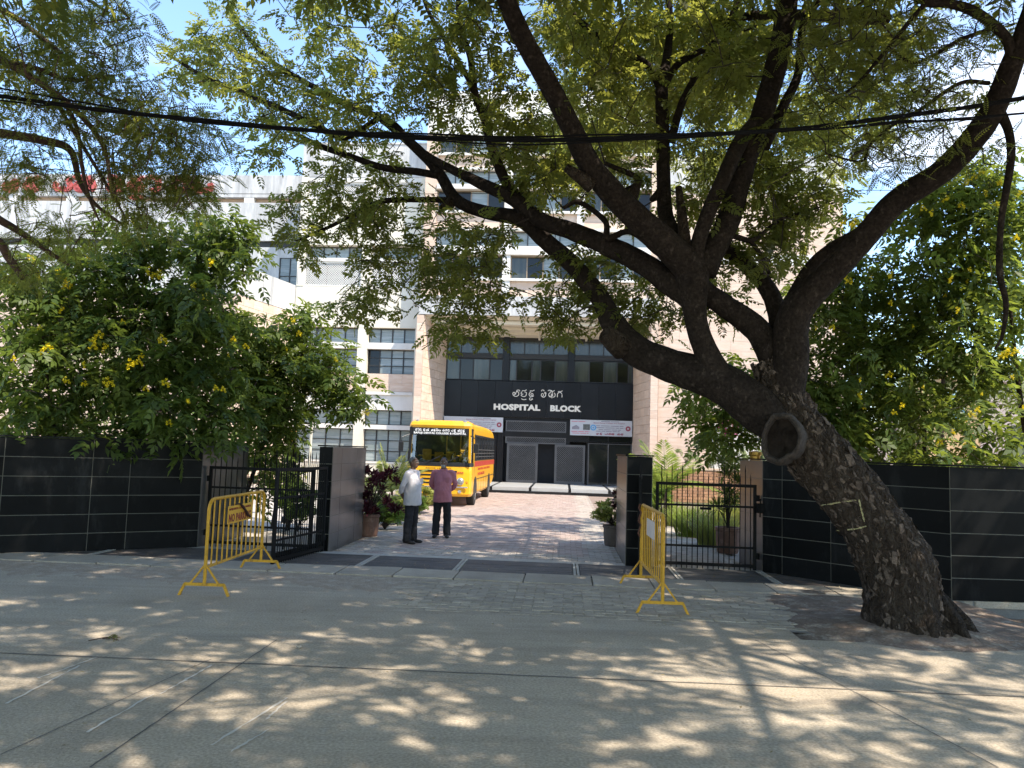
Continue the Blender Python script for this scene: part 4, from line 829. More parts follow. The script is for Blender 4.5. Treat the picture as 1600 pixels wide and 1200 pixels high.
# ------------------------------------------------------------------ vegetation helpers
def barkmat():
    m = bpy.data.materials.new('bark'); m.use_nodes = True; n = m.node_tree; L = n.links.new; b = n.nodes['Principled BSDF']; b.inputs['Roughness'].default_value = .95; b.inputs['Specular IOR Level'].default_value = .15
    geo = nd(n, 'ShaderNodeNewGeometry'); mp = nd(n, 'ShaderNodeMapping', Scale=(1, 1, .27)); mp.inputs['Rotation'].default_value = (0, R_(-24), 0); wn = nd(n, 'ShaderNodeTexNoise', Scale=7, Detail=4)
    L(geo.outputs['Position'], wn.inputs['Vector']); ad = nd(n, 'ShaderNodeVectorMath', operation='MULTIPLY_ADD'); ad.inputs[1].default_value = (.16, .16, .16); L(wn.outputs['Color'], ad.inputs[0]); L(geo.outputs['Position'], ad.inputs[2]); L(ad.outputs[0], mp.inputs['Vector'])
    vo = nd(n, 'ShaderNodeTexVoronoi', feature='DISTANCE_TO_EDGE', Scale=25); L(mp.outputs[0], vo.inputs['Vector']); vc = nd(n, 'ShaderNodeTexVoronoi', Scale=25); L(mp.outputs[0], vc.inputs['Vector'])
    fn = nd(n, 'ShaderNodeTexNoise', Scale=24, Detail=8, Roughness=.7); L(mp.outputs[0], fn.inputs['Vector']); bn = nd(n, 'ShaderNodeTexNoise', Scale=1.7, Detail=5); L(geo.outputs['Position'], bn.inputs['Vector'])
    r1 = ramp(n, .3, .72, (.04, .03, .023, 1), (.115, .088, .068, 1)); L(fn.outputs['Fac'], r1.inputs['Fac'])
    r2 = ramp(n, .56, .66, (0, 0, 0, 1), (.8, .8, .8, 1)); sep = nd(n, 'ShaderNodeSeparateColor'); L(vc.outputs['Color'], sep.inputs[0]); mm = nd(n, 'ShaderNodeMath', operation='MULTIPLY'); L(sep.outputs[0], mm.inputs[0]); L(fn.outputs['Fac'], mm.inputs[1]); r2.color_ramp.elements[0].position = .33; r2.color_ramp.elements[1].position = .45; L(mm.outputs[0], r2.inputs['Fac'])
    mx = nd(n, 'ShaderNodeMixRGB'); mx.inputs['Color2'].default_value = (.12, .098, .078, 1); L(r2.outputs[0], mx.inputs['Fac']); L(r1.outputs[0], mx.inputs['Color1'])
    r3 = ramp(n, .35, .7, (.7, .68, .66, 1), (1.25, 1.2, 1.15, 1)); L(bn.outputs['Fac'], r3.inputs['Fac']); m2 = nd(n, 'ShaderNodeMixRGB', blend_type='MULTIPLY'); m2.inputs['Fac'].default_value = 1; L(mx.outputs[0], m2.inputs['Color1']); L(r3.outputs[0], m2.inputs['Color2']); L(m2.outputs[0], b.inputs['Base Color'])
    r4 = ramp(n, 0, .25); L(vo.outputs['Distance'], r4.inputs['Fac']); ha = nd(n, 'ShaderNodeMath', operation='MULTIPLY_ADD'); ha.inputs[1].default_value = 2.2; L(fn.outputs['Fac'], ha.inputs[0]); L(r4.outputs[0], ha.inputs[2])
    bm = nd(n, 'ShaderNodeBump', Strength=1.0, Distance=.06); L(ha.outputs[0], bm.inputs['Height']); L(bm.outputs[0], b.inputs['Normal']); MATS['bark'] = m; return m
M_bark = barkmat()
M_barkshade = mat('shaded_bark', (.022, .017, .014), .95, .35, 6, fine=.5, fscale=30, bump=1., bscale=30, spec=.1, col2=(.055, .044, .036), c2lo=.55, c2hi=.68, c2scale=18, stretch=(1, 1, .6))  # darker copy of the bark; shade on the limbs put into the colour
M_twig = mat('twig', (.03, .022, .018), .9, .2)
M_twigr = mat('red_brown_twig', (.075, .045, .035), .9, .2)
M_leafR = leafmat('rain_tree_leaf', (.036, .052, .017), (.11, .125, .038), (.40, .42, .07), .5)
M_leafL = leafmat('feathery_leaf', (.045, .065, .022), (.12, .14, .045), (.40, .42, .065), .5)
M_leafT = leafmat('trumpet_bush_leaf', (.03, .06, .014), (.10, .14, .034), (.24, .31, .04), .36, .42)
M_leafT2 = leafmat('trumpet_tree_leaf', (.034, .068, .017), (.095, .135, .034), (.28, .34, .045), .42, .45)
M_leafB = leafmat('far_tree_leaf', (.03, .055, .025), (.07, .11, .045), (.12, .17, .04), .3)
M_lime = leafmat('lime_leaf', (.17, .21, .045), (.36, .36, .11), (.36, .38, .08), .36)
M_purp = leafmat('purple_leaf', (.025, .008, .012), (.075, .02, .028), (.12, .02, .03), .2)
M_green = leafmat('shrub_leaf', (.05, .11, .02), (.15, .22, .05), (.25, .34, .05), .35)
M_pale = leafmat('pale_shrub_leaf', (.16, .2, .09), (.34, .37, .2), (.3, .36, .12), .35)
M_palm = leafmat('palm_leaf', (.10, .16, .03), (.26, .30, .05), (.3, .38, .06), .35)
M_magenta = leafmat('magenta_bract', (.35, .03, .14), (.55, .07, .25), (.5, .05, .2), .4)
M_flower = leafmat('yellow_flower', (.78, .6, .012), (.85, .72, .04), (.7, .58, .02), .35)
M_plume = leafmat('straw_plume', (.4, .32, .2), (.6, .5, .36), (.4, .33, .2), .3)

def pinnate(L_, pairs, ll, lw, ang=60, droop=.22, fold=.15, terminal=True):
    q = []; an = R_(ang)
    def leaflet(bx, side, l, w_):
        c, s = math.cos(an if side else 0), math.sin(an if side else 0)*side; z0 = -droop*bx*bx/L_
        d = np.array([c, s, -.12]); n = np.array([-s, c, 0]); b = np.array([bx, 0, z0]); m = b+d*l*.5+np.array([0, 0, -.02*l])
        q.append([b, m-n*w_/2+[0, 0, fold*w_], b+d*l+[0, 0, -.15*l], m+n*w_/2+[0, 0, fold*w_]])
    for i in range(pairs):
        x = L_*(.22+.74*i/max(1, pairs-1)); t = math.sin(math.pi*(.28+.6*i/max(1, pairs-1)))
        for sd in (1, -1): leaflet(x, sd, ll*(.55+.45*t), lw*(.6+.4*t))
    if terminal: leaflet(L_, 0, ll, lw)
    return np.array(q)                               # (k, 4, 3)
def rosette(n, l, w_, up=.5):
    q = []
    for i in range(n):
        a = 2.399*i; e = up*(1-i/n)+.12; d = np.array([math.cos(a)*math.cos(e), math.sin(a)*math.cos(e), math.sin(e)]); s = np.array([-math.sin(a), math.cos(a), 0]); m = d*l*.5+np.array([0, 0, .06*l])
        q.append([d*.01, m-s*w_/2, d*l-np.array([0, 0, .12*l]), m+s*w_/2])
    return np.array(q)
def scatter(tmpl, pos, axis, nrm, scale, tint):       # leaf sprays placed by position, axis and normal
    a = axis/np.linalg.norm(axis, axis=1)[:, None]; b = np.cross(nrm, a); b /= np.maximum(1e-6, np.linalg.norm(b, axis=1))[:, None]; n = np.cross(a, b)
    k = tmpl.shape[0]; T = tmpl.reshape(-1, 3)
    V = (pos[:, None, :]+scale[:, None, None]*(T[None, :, 0:1]*a[:, None, :]+T[None, :, 1:2]*b[:, None, :]+T[None, :, 2:3]*n[:, None, :])).reshape(-1, 3)
    Q = np.arange(len(V)).reshape(-1, 4); ti = np.clip(np.repeat(tint, k)+RNG.normal(0, .1, len(Q)), 0, 1)
    return V, Q, ti
def sprays(centers, K, spread, tmpl, smin=.75, smax=1.2, down=.25, flat=1.0, outward=None):
    N = len(centers)*K; c = np.repeat(np.array(centers), K, 0); tb_ = np.repeat(RNG.uniform(.1, .9, len(centers)), K)
    d = RNG.normal(0, 1, (N, 3)); d[:, 2] *= .7; r = spread*RNG.uniform(.15, 1, N)[:, None]; off = d/np.linalg.norm(d, axis=1)[:, None]*r
    ax = off/spread*.9+RNG.normal(0, .6, (N, 3)); ax[:, 2] = ax[:, 2]*.6-down; nr = RNG.normal(0, .42, (N, 3))/flat; nr[:, 2] += 1
    return scatter(tmpl, c+off, ax, nr, RNG.uniform(smin, smax, N), np.clip(tb_+RNG.normal(0, .18, N), 0, 1))
def limbtube(mb, pts, rad, n=10, amp=0., seed=0, freq=5.):
    o = len(mb.v); mb.tube(pts, rad, n, cap=True)
    if amp:
        m = len(pts)
        for i in range(m):
            c = Vector(pts[i])
            for k in range(n):
                q = Vector(mb.v[o+i*n+k]); e = q-c; f = mnoise.noise(Vector((q.x*freq, q.y*freq, q.z*freq*.55+seed)))*.6+mnoise.noise(Vector((q.x*freq*3, q.y*freq*3, q.z*freq*1.3+seed)))*.4
                mb.v[o+i*n+k] = tuple(c+e*(1+amp*f))
def pxlimb(tr, k=6):                                  # (px, py, width px, v) -> points, radii
    pts = [P(x, y, v) for x, y, w_, v in tr]; rad = [w_/2*v/1200 for x, y, w_, v in tr]
    C = catmull([(*p, r) for p, r in zip(pts, rad)], k); return [Vector(q[:3]) for q in C], [max(.004, q[3]) for q in C]
class Grower:                                         # twigs reach from the limbs to every leaf clump
    def __init__(s): s.p = []; s.r = []; s.mb = MB()
    def seed(s, pts, rad, rmax=.2):
        for p, r in zip(pts, rad):
            if r < rmax: s.p.append(tuple(p)); s.r.append(r)
    def grow(s, targets, sides=4, rk=.011, wob=.12, rmax=.05):
        T = np.array(targets); arr = np.array(s.p); d0 = np.array([np.min(((arr-t)**2).sum(1)) for t in T])
        for i in np.argsort(d0):
            t = T[i]; arr = np.array(s.p); dd = np.linalg.norm(arr-t, axis=1)+np.array(s.r)*-.5; j = int(np.argmin(dd)); a = arr[j]; ln = np.linalg.norm(t-a)
            if ln < .06: continue
            r0 = min(s.r[j]*.7, .004+rk*ln, rmax); m = max(2, int(ln/.22)); mid = (a+t)/2+RNG.normal(0, wob*ln, 3)*[1, 1, .6]+[0, 0, .06*ln]
            pts = [tuple((1-q)**2*a+2*q*(1-q)*mid+q*q*t) for q in np.linspace(0, 1, m+1)]; rad = list(np.linspace(max(r0, .007), .0055, m+1))
            s.mb.tube(pts, rad, sides, cap=False)
            s.p += pts[1:]; s.r += [x*.9 for x in rad[1:]]
def inframe(p, mar=30):
    q = CM.transposed() @ ((AM @ Vector(p))-Vector((0, 0, CAM_H)))
    if q.z > -.1: return False
    x, y = 800+1200*q.x/-q.z, 600-1200*q.y/-q.z; return -mar < x < 1600+mar and -mar < y < 1200+mar
def blobpts(bl):
    r = []
    for x, y, rp, v, dv, n in bl:
        for _ in range(n):
            a, q = RNG.uniform(0, 2*math.pi), math.sqrt(RNG.uniform(0, 1))*rp; r.append(P(x+q*math.cos(a)*1.15, y+q*math.sin(a), v+RNG.normal(0, dv)))
    return r
def merge(parts):
    V, Q, T, o = [], [], [], 0
    for v, q, t in parts: V.append(v); Q.append(q+o); T.append(t); o += len(v)
    return np.vstack(V), np.vstack(Q), np.concatenate(T)
def crownmesh(name, parts, off): v, q, t = merge(parts); return npmesh(name, v-np.array(off), q, t)

# ------------------------------------------------------------------ the big leaning tree
base = (3.96, 9.06, 0.)
bt = Thing('rain_tree', 'big dark leaning tree whose limbs fan out over the road', 'tree', base)
trunk = [(1425, 1012, 186, 9.02), (1420, 985, 148, 9.02), (1412, 950, 122, 9.04), (1399, 880, 110, 9.06), (1364, 820, 102, 9.1), (1322, 762, 96, 9.15), (1280, 715, 96, 9.2), (1250, 680, 90, 9.25), (1230, 640, 78, 9.3), (1214, 600, 64, 9.35), (1200, 566, 50, 9.4)]
limbs = {
 'A': [(1262, 690, 70, 9.25), (1200, 650, 98, 9.25), (1130, 600, 88, 9.3), (1050, 572, 74, 9.45), (990, 545, 68, 9.6), (955, 500, 52, 9.75), (935, 462, 43, 9.85), (893, 412, 40, 10), (853, 377, 38, 10.1), (815, 343, 38, 10.2), (760, 332, 30, 10.4), (713, 312, 27, 10.6), (680, 262, 25, 10.8), (640, 222, 22, 11), (590, 180, 17, 11.3)],
 'A2': [(590, 186, 14, 11.2), (540, 215, 13, 11.2), (500, 200, 15, 11.3), (450, 175, 14, 11.5), (380, 145, 11, 11.8), (320, 120, 8, 12), (262, 85, 5, 12.2)],
 'A3': [(640, 222, 16, 11), (610, 190, 14, 11.1), (545, 165, 12, 11.3), (480, 130, 10, 11.5), (420, 92, 9, 11.7), (370, 35, 7, 12), (350, -20, 5, 12.2)],
 'A4': [(690, 275, 18, 10.7), (650, 268, 17, 10.8), (600, 262, 16, 10.9), (550, 245, 14, 11), (500, 228, 11, 11.2), (465, 210, 7, 11.4)],
 'A5': [(713, 313, 16, 10.6), (660, 312, 13, 10.7), (600, 314, 10, 10.8), (560, 330, 8, 10.9), (520, 352, 7, 11), (465, 376, 5, 11.1)],
 'D': [(1150, 615, 58, 9.3), (1120, 580, 56, 9.25), (1095, 530, 50, 9.2), (1085, 480, 54, 9.15), (1082, 435, 72, 9.1), (1078, 405, 64, 9.1)],
 'B': [(1088, 470, 58, 9.15), (1053, 447, 55, 9.25), (1005, 412, 50, 9.4), (940, 380, 44, 9.6), (890, 360, 40, 9.75), (847, 345, 36, 9.9), (818, 322, 34, 10.0), (787, 303, 30, 10.1), (750, 286, 26, 10.3), (693, 258, 18, 10.6), (640, 225, 12, 10.9)],
 'C': [(1084, 425, 70, 9.1), (1050, 390, 68, 9.0), (1005, 350, 62, 8.85), (957, 303, 56, 8.6), (917, 250, 52, 8.4), (893, 200, 48, 8.2), (862, 140, 46, 8.0), (820, 65, 46, 7.7), (795, 10, 44, 7.5), (770, -60, 40, 7.2), (730, -160, 34, 6.8)],
 'E': [(1100, 425, 56, 9.1), (1112, 395, 56, 9.15), (1140, 340, 52, 9.2), (1163, 255, 50, 9.25), (1188, 190, 50, 9.3), (1205, 130, 48, 9.3), (1220, 70, 48, 9.25), (1230, 0, 46, 9.2), (1236, -70, 38, 9.1)],
 'E2': [(1088, 425, 36, 9.05), (1090, 385, 34, 9.0), (1108, 330, 34, 8.95), (1128, 285, 34, 8.95), (1155, 225, 36, 9.1), (1180, 190, 30, 9.25)],
 'E3': [(1195, 230, 24, 9.3), (1222, 170, 22, 9.4), (1246, 120, 20, 9.5), (1250, 75, 15, 9.5), (1258, 30, 18, 9.4), (1290, -10, 16, 9.4)],
 'F': [(1205, 560, 56, 9.4), (1187, 520, 56, 9.4), (1150, 490, 52, 9.4), (1110, 462, 46, 9.35), (1090, 440, 40, 9.2)],
 'I': [(1222, 545, 44, 9.45), (1213, 485, 40, 9.6), (1200, 452, 38, 9.65), (1173, 421, 34, 9.7), (1130, 384, 30, 9.6), (1112, 368, 22, 9.4)],
 'G': [(1062, 400, 40, 9.3), (1048, 360, 36, 9.4), (1038, 320, 32, 9.6), (1036, 225, 30, 9.9), (1034, 140, 28, 10.2), (1042, 90, 20, 10.4), (1047, 40, 15, 10.5), (1044, -20, 10, 10.6)],
 'G2': [(1034, 145, 18, 10.2), (1015, 105, 16, 10.2), (985, 85, 14, 10.2), (925, 50, 12, 10.3), (872, -5, 8, 10.4)],
 'G3': [(1038, 135, 16, 10.2), (1062, 98, 16, 10.2), (1118, 65, 13, 10.3), (1150, 10, 11, 10.4), (1160, -40, 8, 10.4)],
 'G4': [(1048, 220, 20, 9.9), (1068, 155, 17, 10), (1100, 98, 13, 10.1), (1130, 60, 9, 10.2), (1185, 40, 5, 10.3)],
 'J': [(818, 340, 26, 10.1), (812, 315, 26, 10.2), (787, 277, 24, 10.2), (768, 228, 23, 10.3), (757, 185, 20, 10.4), (742, 145, 18, 10.5), (735, 90, 15, 10.5), (720, 45, 12, 10.6), (715, -20, 9, 10.7)],
 'J2': [(757, 190, 15, 10.4), (735, 130, 13, 10.5), (700, 70, 10, 10.6), (668, 15, 7, 10.8), (655, -30, 5, 11)],
 'H': [(1225, 625, 84, 9.3), (1235, 560, 78, 9.25), (1236, 515, 74, 9.2), (1252, 475, 68, 9.1), (1300, 425, 58, 8.9), (1350, 372, 54, 8.7), (1400, 316, 53, 8.5), (1475, 265, 52, 8.2), (1530, 205, 53, 8.0), (1562, 150, 50, 7.8), (1585, 90, 44, 7.6), (1604, 40, 40, 7.5), (1630, -40, 36, 7.3)],
 'H2': [(1232, 480, 34, 9.35), (1265, 420, 28, 9.3), (1300, 388, 26, 9.2), (1345, 362, 24, 9.0), (1390, 330, 24, 8.7)],
 'H3': [(1560, 170, 24, 7.9), (1576, 205, 18, 7.9), (1580, 245, 17, 7.9), (1572, 300, 15, 7.9), (1564, 350, 13, 8), (1562, 425, 11, 8), (1572, 475, 9, 8.1), (1566, 525, 6, 8.2), (1555, 545, 4, 8.2)],
 'H4': [(1580, 100, 20, 7.6), (1572, 60, 22, 7.5), (1525, 20, 22, 7.4), (1480, 5, 20, 7.4), (1445, 3, 18, 7.4), (1400, -30, 14, 7.3)],
 'H5': [(1545, 130, 8, 7.8), (1500, 130, 7, 7.7), (1440, 170, 7, 7.7), (1400, 192, 6, 7.7), (1360, 225, 5, 7.8), (1346, 252, 4, 7.8), (1290, 240, 3, 7.9)],
 'H6': [(1550, 45, 8, 7.5), (1500, 62, 7, 7.5), (1460, 85, 6, 7.5), (1425, 98, 5, 7.6), (1390, 75, 4, 7.6)],
 'H7': [(1446, 5, 9, 7.4), (1420, 35, 8, 7.4), (1375, 90, 7, 7.5), (1340, 130, 5, 7.6), (1300, 160, 4, 7.8)],
 'T1': [(1125, 365, 14, 9.3), (1150, 370, 10, 9.3), (1175, 375, 9, 9.3), (1200, 358, 7, 9.4), (1225, 340, 6, 9.5), (1260, 330, 4, 9.6), (1300, 318, 3, 9.7)],
 'T2': [(1172, 376, 8, 9.3), (1190, 400, 7, 9.3), (1205, 435, 6, 9.3)],
 'T3': [(1030, 395, 16, 9.2), (985, 362, 13, 9.3), (950, 372, 12, 9.4), (945, 345, 10, 9.4), (905, 316, 9, 9.5), (880, 325, 7, 9.5)],
 'T4': [(985, 330, 18, 8.9), (970, 305, 16, 9.2), (1000, 282, 14, 9.3), (945, 255, 8, 9.2)],
 'X1': [(730, -160, 34, 6.8)], }
grw = Grower(); nl = 0
del limbs['X1']
for k, tr in limbs.items():
    pts, rad = pxlimb([(x, y, w_*.71 if w_ > 12 else w_*.9, v) for x, y, w_, v in tr], 6); big = rad[0] > .1; m = MB(); limbtube(m, pts, rad, 18 if big else 9, .11 if big else .05, nl*7, 6); nl += 1
    bt.part('limb', m, M_barkshade, smooth=True); grw.seed(pts, rad)
tp, tr_ = pxlimb([(x, y, w_*.93, v) for x, y, w_, v in trunk], 16); tm = MB(); limbtube(tm, tp, tr_, 120, .12, 3, 6)
for i_, q_ in enumerate(tm.v):
    q_ = Vector(q_); c_ = Vector(tp[min(len(tp)-1, i_//120)]); f_ = abs(mnoise.noise(Vector((q_.x*13+q_.z*6, q_.y*13, q_.z*5))))+.5*abs(mnoise.noise(Vector((q_.x*29+q_.z*12, q_.y*29, q_.z*12)))); tm.v[i_] = tuple(q_+(q_-c_).normalized()*(f_-.35)*.045)
bt.part('trunk', tm, M_bark, smooth=True)
# snapped stubs, knot hole with its rolled rim, yellow paint mark
for a, b, r0, r1 in (((975, 545, 9.55), (945, 520, 9.4), .2, .13), ((925, 290, 8.45), (885, 262, 8.3), .11, .06), ((1072, 392, 9.05), (1060, 292, 9.1), .10, .05), ((985, 315, 9), (998, 283, 9.1), .1, .05), ((705, 316, 10.6), (690, 326, 10.5), .1, .06), ((1030, 300, 9.6), (1018, 312, 9.5), .06, .04), ((1246, 120, 9.5), (1257, 92, 9.45), .05, .02)):
    p, q = P(*a), P(*b); m = MB(); limbtube(m, [p, p.lerp(q, .5), q, q.lerp(p, .06)], [r0*.8, (r0+r1)*.42, r1*.8, r1*.4], 12, .2, 5, 9); bt.part('stub', m, M_bark, smooth=True)
from mathutils.bvhtree import BVHTree
mb_ = MB(); mb_.add(tm.v, tm.f)
bvh = BVHTree.FromPolygons([Vector(q) for q in tm.v], [f for f in tm.f]); C0 = Vector((0, 0, CAM_H))
def onbark(x, y, lift=0.):
    d = (AI @ ray(x, y)).normalized(); h = bvh.ray_cast(C0, d); return (h[0]-d*lift, h[1]) if h[0] is not None else (P(x, y, 8.9), Vector((0, -1, 0)))
kc = P(1219, 684, 8.79); kn = ((C0-kc).normalized()+Vector((-.25, 0, .1))).normalized(); kx = Vector((0, 0, 1)).cross(kn).normalized(); ky = kn.cross(kx)
def collar(name, rows, m_):
    mb = MB(); n = 44
    for sc, dep in rows:
        for k in range(n):
            a = 2*math.pi*k/n; wv = 1+.07*math.sin(2*a+.7)+.05*math.sin(3*a+2)+.02*math.sin(7*a)+.015*math.sin(13*a); mb.v.append(tuple(kc+(kx*math.cos(a)*.215+ky*math.sin(a)*.30)*sc*wv+kn*(dep+.012*math.sin(5*a+sc*9))))
    for i in range(len(rows)-1):
        for k in range(n): mb.f.append((i*n+k, i*n+(k+1) % n, (i+1)*n+(k+1) % n, (i+1)*n+k))
    if name == 'knot_hole': mb.f.append(tuple((len(rows)-1)*n+k for k in range(n)))
    bt.part(name, mb, m_, smooth=True)
collar('knot_rim', [(.95, -.45), (1.02, -.22), (1.03, -.1), (1.0, -.04), (.94, -.005), (.87, .0), (.81, -.015), (.77, -.05), (.75, -.09)], mat('scar_bark', (.042, .032, .025), .92, .4, 8, fine=.5, fscale=40, bump=1., bscale=50))
collar('knot_hole', [(.755, -.085), (.66, -.115), (.45, -.11), (.25, -.095), (.05, -.09)], mat('hollow', (.020, .0155, .0125), .98, .6, 9, bump=1., bscale=14, spec=.05))
pm = MB()
for line in (((1280, 790), (1300, 787), (1320, 783), (1342, 781)), ((1342, 781), (1347, 800), (1352, 818)), ((1354, 822), (1338, 826), (1322, 828)), ((1312, 829), (1306, 828))):
    pts = []
    for i in range(len(line)-1):
        for t in np.linspace(0, 1, 7)[:-1]:
            x, y = line[i][0]*(1-t)+line[i+1][0]*t, line[i][1]*(1-t)+line[i+1][1]*t; d = (AI @ ray(x, y)).normalized(); h = bvh.ray_cast(C0, d)
            if h[0] is not None: pts.append((h[0]+h[1]*.006, h[1]))
    for (p, n), (q, n2) in zip(pts[:-1], pts[1:]):
        s = (q-p).cross(n).normalized()*random.uniform(.004, .012); e = (q-p)*.1; pm.add([p-s-e, q-s+e, q+s+e, p+s-e], [(0, 1, 2, 3)])
bt.part('paint_mark', pm, mat('faded_yellow_paint', (.30, .27, .14), .9, .4, 40))
# loose plates of bark standing off the trunk and the lower limbs
fk = MB(); ftris = [f for f in tm.f if len(f) == 4]; rr_ = random.Random(5)
for _ in range(1500):
    f = ftris[rr_.randrange(len(ftris))]; q = [Vector(tm.v[i]) for i in f]; c = sum(q, Vector())/4; ax = (q[2]+q[3]-q[0]-q[1]).normalized(); ac = (q[1]-q[0]).normalized(); n = ac.cross(ax).normalized()
    mid_ = tp[min(len(tp)-1, f[0]//120)]; n = n if n.dot(c-Vector(mid_)) > 0 else -n
    if c.z > 3.4: continue
    l = rr_.uniform(.015, .07)*rr_.uniform(.5, 1.2); w2 = l*rr_.uniform(.2, .7); ax = (ax+ac*rr_.uniform(-.9, .9)).normalized(); ac = n.cross(ax); h = rr_.uniform(.001, .010)
    fk.add([c-ax*l-ac*w2*.6+n*.0, c-ax*l*.8+ac*w2, c+ax*l+ac*w2*.5+n*h, c+ax*l*.7-ac*w2+n*h, c+n*(h*.9+.004)], [(0, 1, 4), (1, 2, 4), (2, 3, 4), (3, 0, 4)])
bt.part('bark_flakes', fk, mat('flake_bark', (.092, .07, .055), .95, .6, 9, fine=.5, fscale=60, spec=.1), kind='stuff')
# roots and flare
rm = MB()
for a, l, r in ((3.7, .08, .06), (4.5, .08, .065), (5.2, .1, .06), (5.75, .12, .05)):
    c = Vector((4.02, 9.02, 0)); d = Vector((math.cos(a), math.sin(a), 0)); limbtube(rm, [c+d*.15+Vector((0, 0, .42)), c+d*.42+Vector((0, 0, .16)), c+d*(.45+l*.4)+Vector((0, 0, .07)), c+d*(.5+l)+Vector((0, 0, -.02))], [r*1.5, r*1.35, r*.9, r*.35], 12, .25, 2, 8)
bt.part('root', rm, M_bark, smooth=True)
# crown
blobs = [(300, 95, 45, 12, .5, 26), (380, 95, 55, 11.8, .5, 26), (355, 40, 40, 12, .5, 12), (450, 150, 55, 11.5, .6, 26), (530, 120, 50, 11.3, .6, 20), (500, 40, 55, 11.3, .7, 22), (420, 215, 45, 11.2, .6, 18), (560, 215, 60, 11, .6, 28), (640, 130, 55, 10.8, .7, 20), (620, 60, 55, 11, .7, 20),
 (700, 50, 55, 10.6, .7, 20), (690, 130, 45, 10.5, .6, 14), (760, 40, 50, 9.8, .8, 20), (800, 130, 60, 10.4, .8, 26), (840, 220, 50, 10.6, .8, 22), (760, 200, 55, 10.5, .6, 22), (560, 290, 55, 10.9, .5, 18), (500, 310, 45, 11, .5, 14), (450, 350, 30, 11.1, .4, 8), (470, 390, 26, 11.1, .3, 6), (620, 330, 60, 10.7, .6, 20), (560, 370, 45, 10.8, .5, 14), (600, 420, 40, 10.7, .5, 12), (550, 465, 26, 10.8, .3, 8), (590, 470, 24, 10.8, .3, 6),
 (680, 380, 50, 10.5, .5, 17), (730, 420, 50, 10.3, .5, 17), (700, 470, 45, 10.4, .4, 13), (735, 505, 32, 10.3, .3, 10), (700, 515, 22, 10.3, .3, 5), (780, 460, 30, 10.3, .4, 7), (760, 380, 40, 10.3, .5, 11), (830, 270, 45, 10.3, .6, 11), (870, 300, 45, 10.2, .6, 12), (880, 460, 40, 10.6, .4, 12), (920, 490, 35, 10.5, .4, 11), (880, 505, 22, 10.5, .3, 5), (960, 440, 45, 10.4, .5, 14), (1000, 480, 40, 10.3, .5, 12), (1010, 510, 30, 10.3, .4, 6), (900, 400, 35, 10.4, .5, 8),
 (920, 110, 60, 10.3, .9, 30), (900, 40, 55, 10.4, .9, 26), (985, 60, 50, 10.3, .8, 24), (980, 150, 55, 10.2, .8, 24), (960, 230, 45, 10.2, .7, 18), (1000, 300, 40, 10, .6, 11), (1080, 50, 55, 10.4, .8, 26), (1110, 130, 50, 10.3, .8, 22), (1130, 40, 45, 10.3, .8, 18), (1090, 220, 45, 10.2, .7, 15), (1090, 300, 38, 10.1, .6, 12), (1180, 60, 40, 10, .8, 14), (1170, 120, 30, 10, .7, 8),
 (1190, 290, 38, 9.8, .5, 15), (1230, 260, 34, 9.8, .5, 10), (1200, 330, 40, 9.7, .5, 16), (1240, 330, 36, 9.7, .4, 14), (1220, 390, 36, 9.7, .4, 12), (1290, 310, 28, 9.8, .4, 8), (1190, 400, 30, 9.6, .4, 9), (1240, 200, 36, 9.8, .6, 9), (1205, 205, 28, 9.8, .6, 6), (1100, 440, 30, 10, .5, 6), (1150, 400, 30, 9.9, .5, 8), (1060, 430, 30, 10, .5, 6), (1120, 480, 30, 10.4, .5, 10), (1060, 500, 26, 10.5, .4, 5),
 (1290, 60, 50, 8.4, .6, 26), (1340, 30, 50, 8.2, .6, 26), (1400, 50, 45, 8, .5, 20), (1300, 120, 45, 8.3, .5, 20), (1350, 110, 40, 8.1, .5, 18), (1330, 160, 34, 8, .5, 9), (1400, 130, 36, 7.9, .4, 12), (1440, 110, 36, 7.9, .4, 10), (1290, 180, 30, 8.3, .4, 6), (1470, 60, 45, 7.8, .5, 12), (1490, 160, 45, 7.8, .4, 14), (1430, 180, 36, 7.8, .4, 12), (1370, 215, 40, 7.9, .4, 14), (1320, 235, 34, 8, .4, 8), (1285, 225, 24, 8.1, .3, 4), (1540, 60, 45, 7.5, .5, 10), (1420, 235, 30, 7.9, .4, 8), (1500, 220, 30, 7.9, .4, 8), (1560, 240, 30, 8.0, .4, 6), (1390, 265, 22, 7.9, .3, 5), (1550, 20, 40, 7.5, .4, 8)]
att = blobpts(blobs); grw.grow(att, 5, .02, .15, .075)
LF = pinnate(.21, 4, .098, .05, 52, .3)
LFs = pinnate(.21, 8, .046, .018, 62, .3)
pr = [sprays([tuple(a) for a in att if a.y > 8.9], 8, .22, LF, .65, 1.1, .2), sprays([tuple(a) for a in att if a.y <= 8.9], 6, .2, LFs, .65, 1.05, .15)]
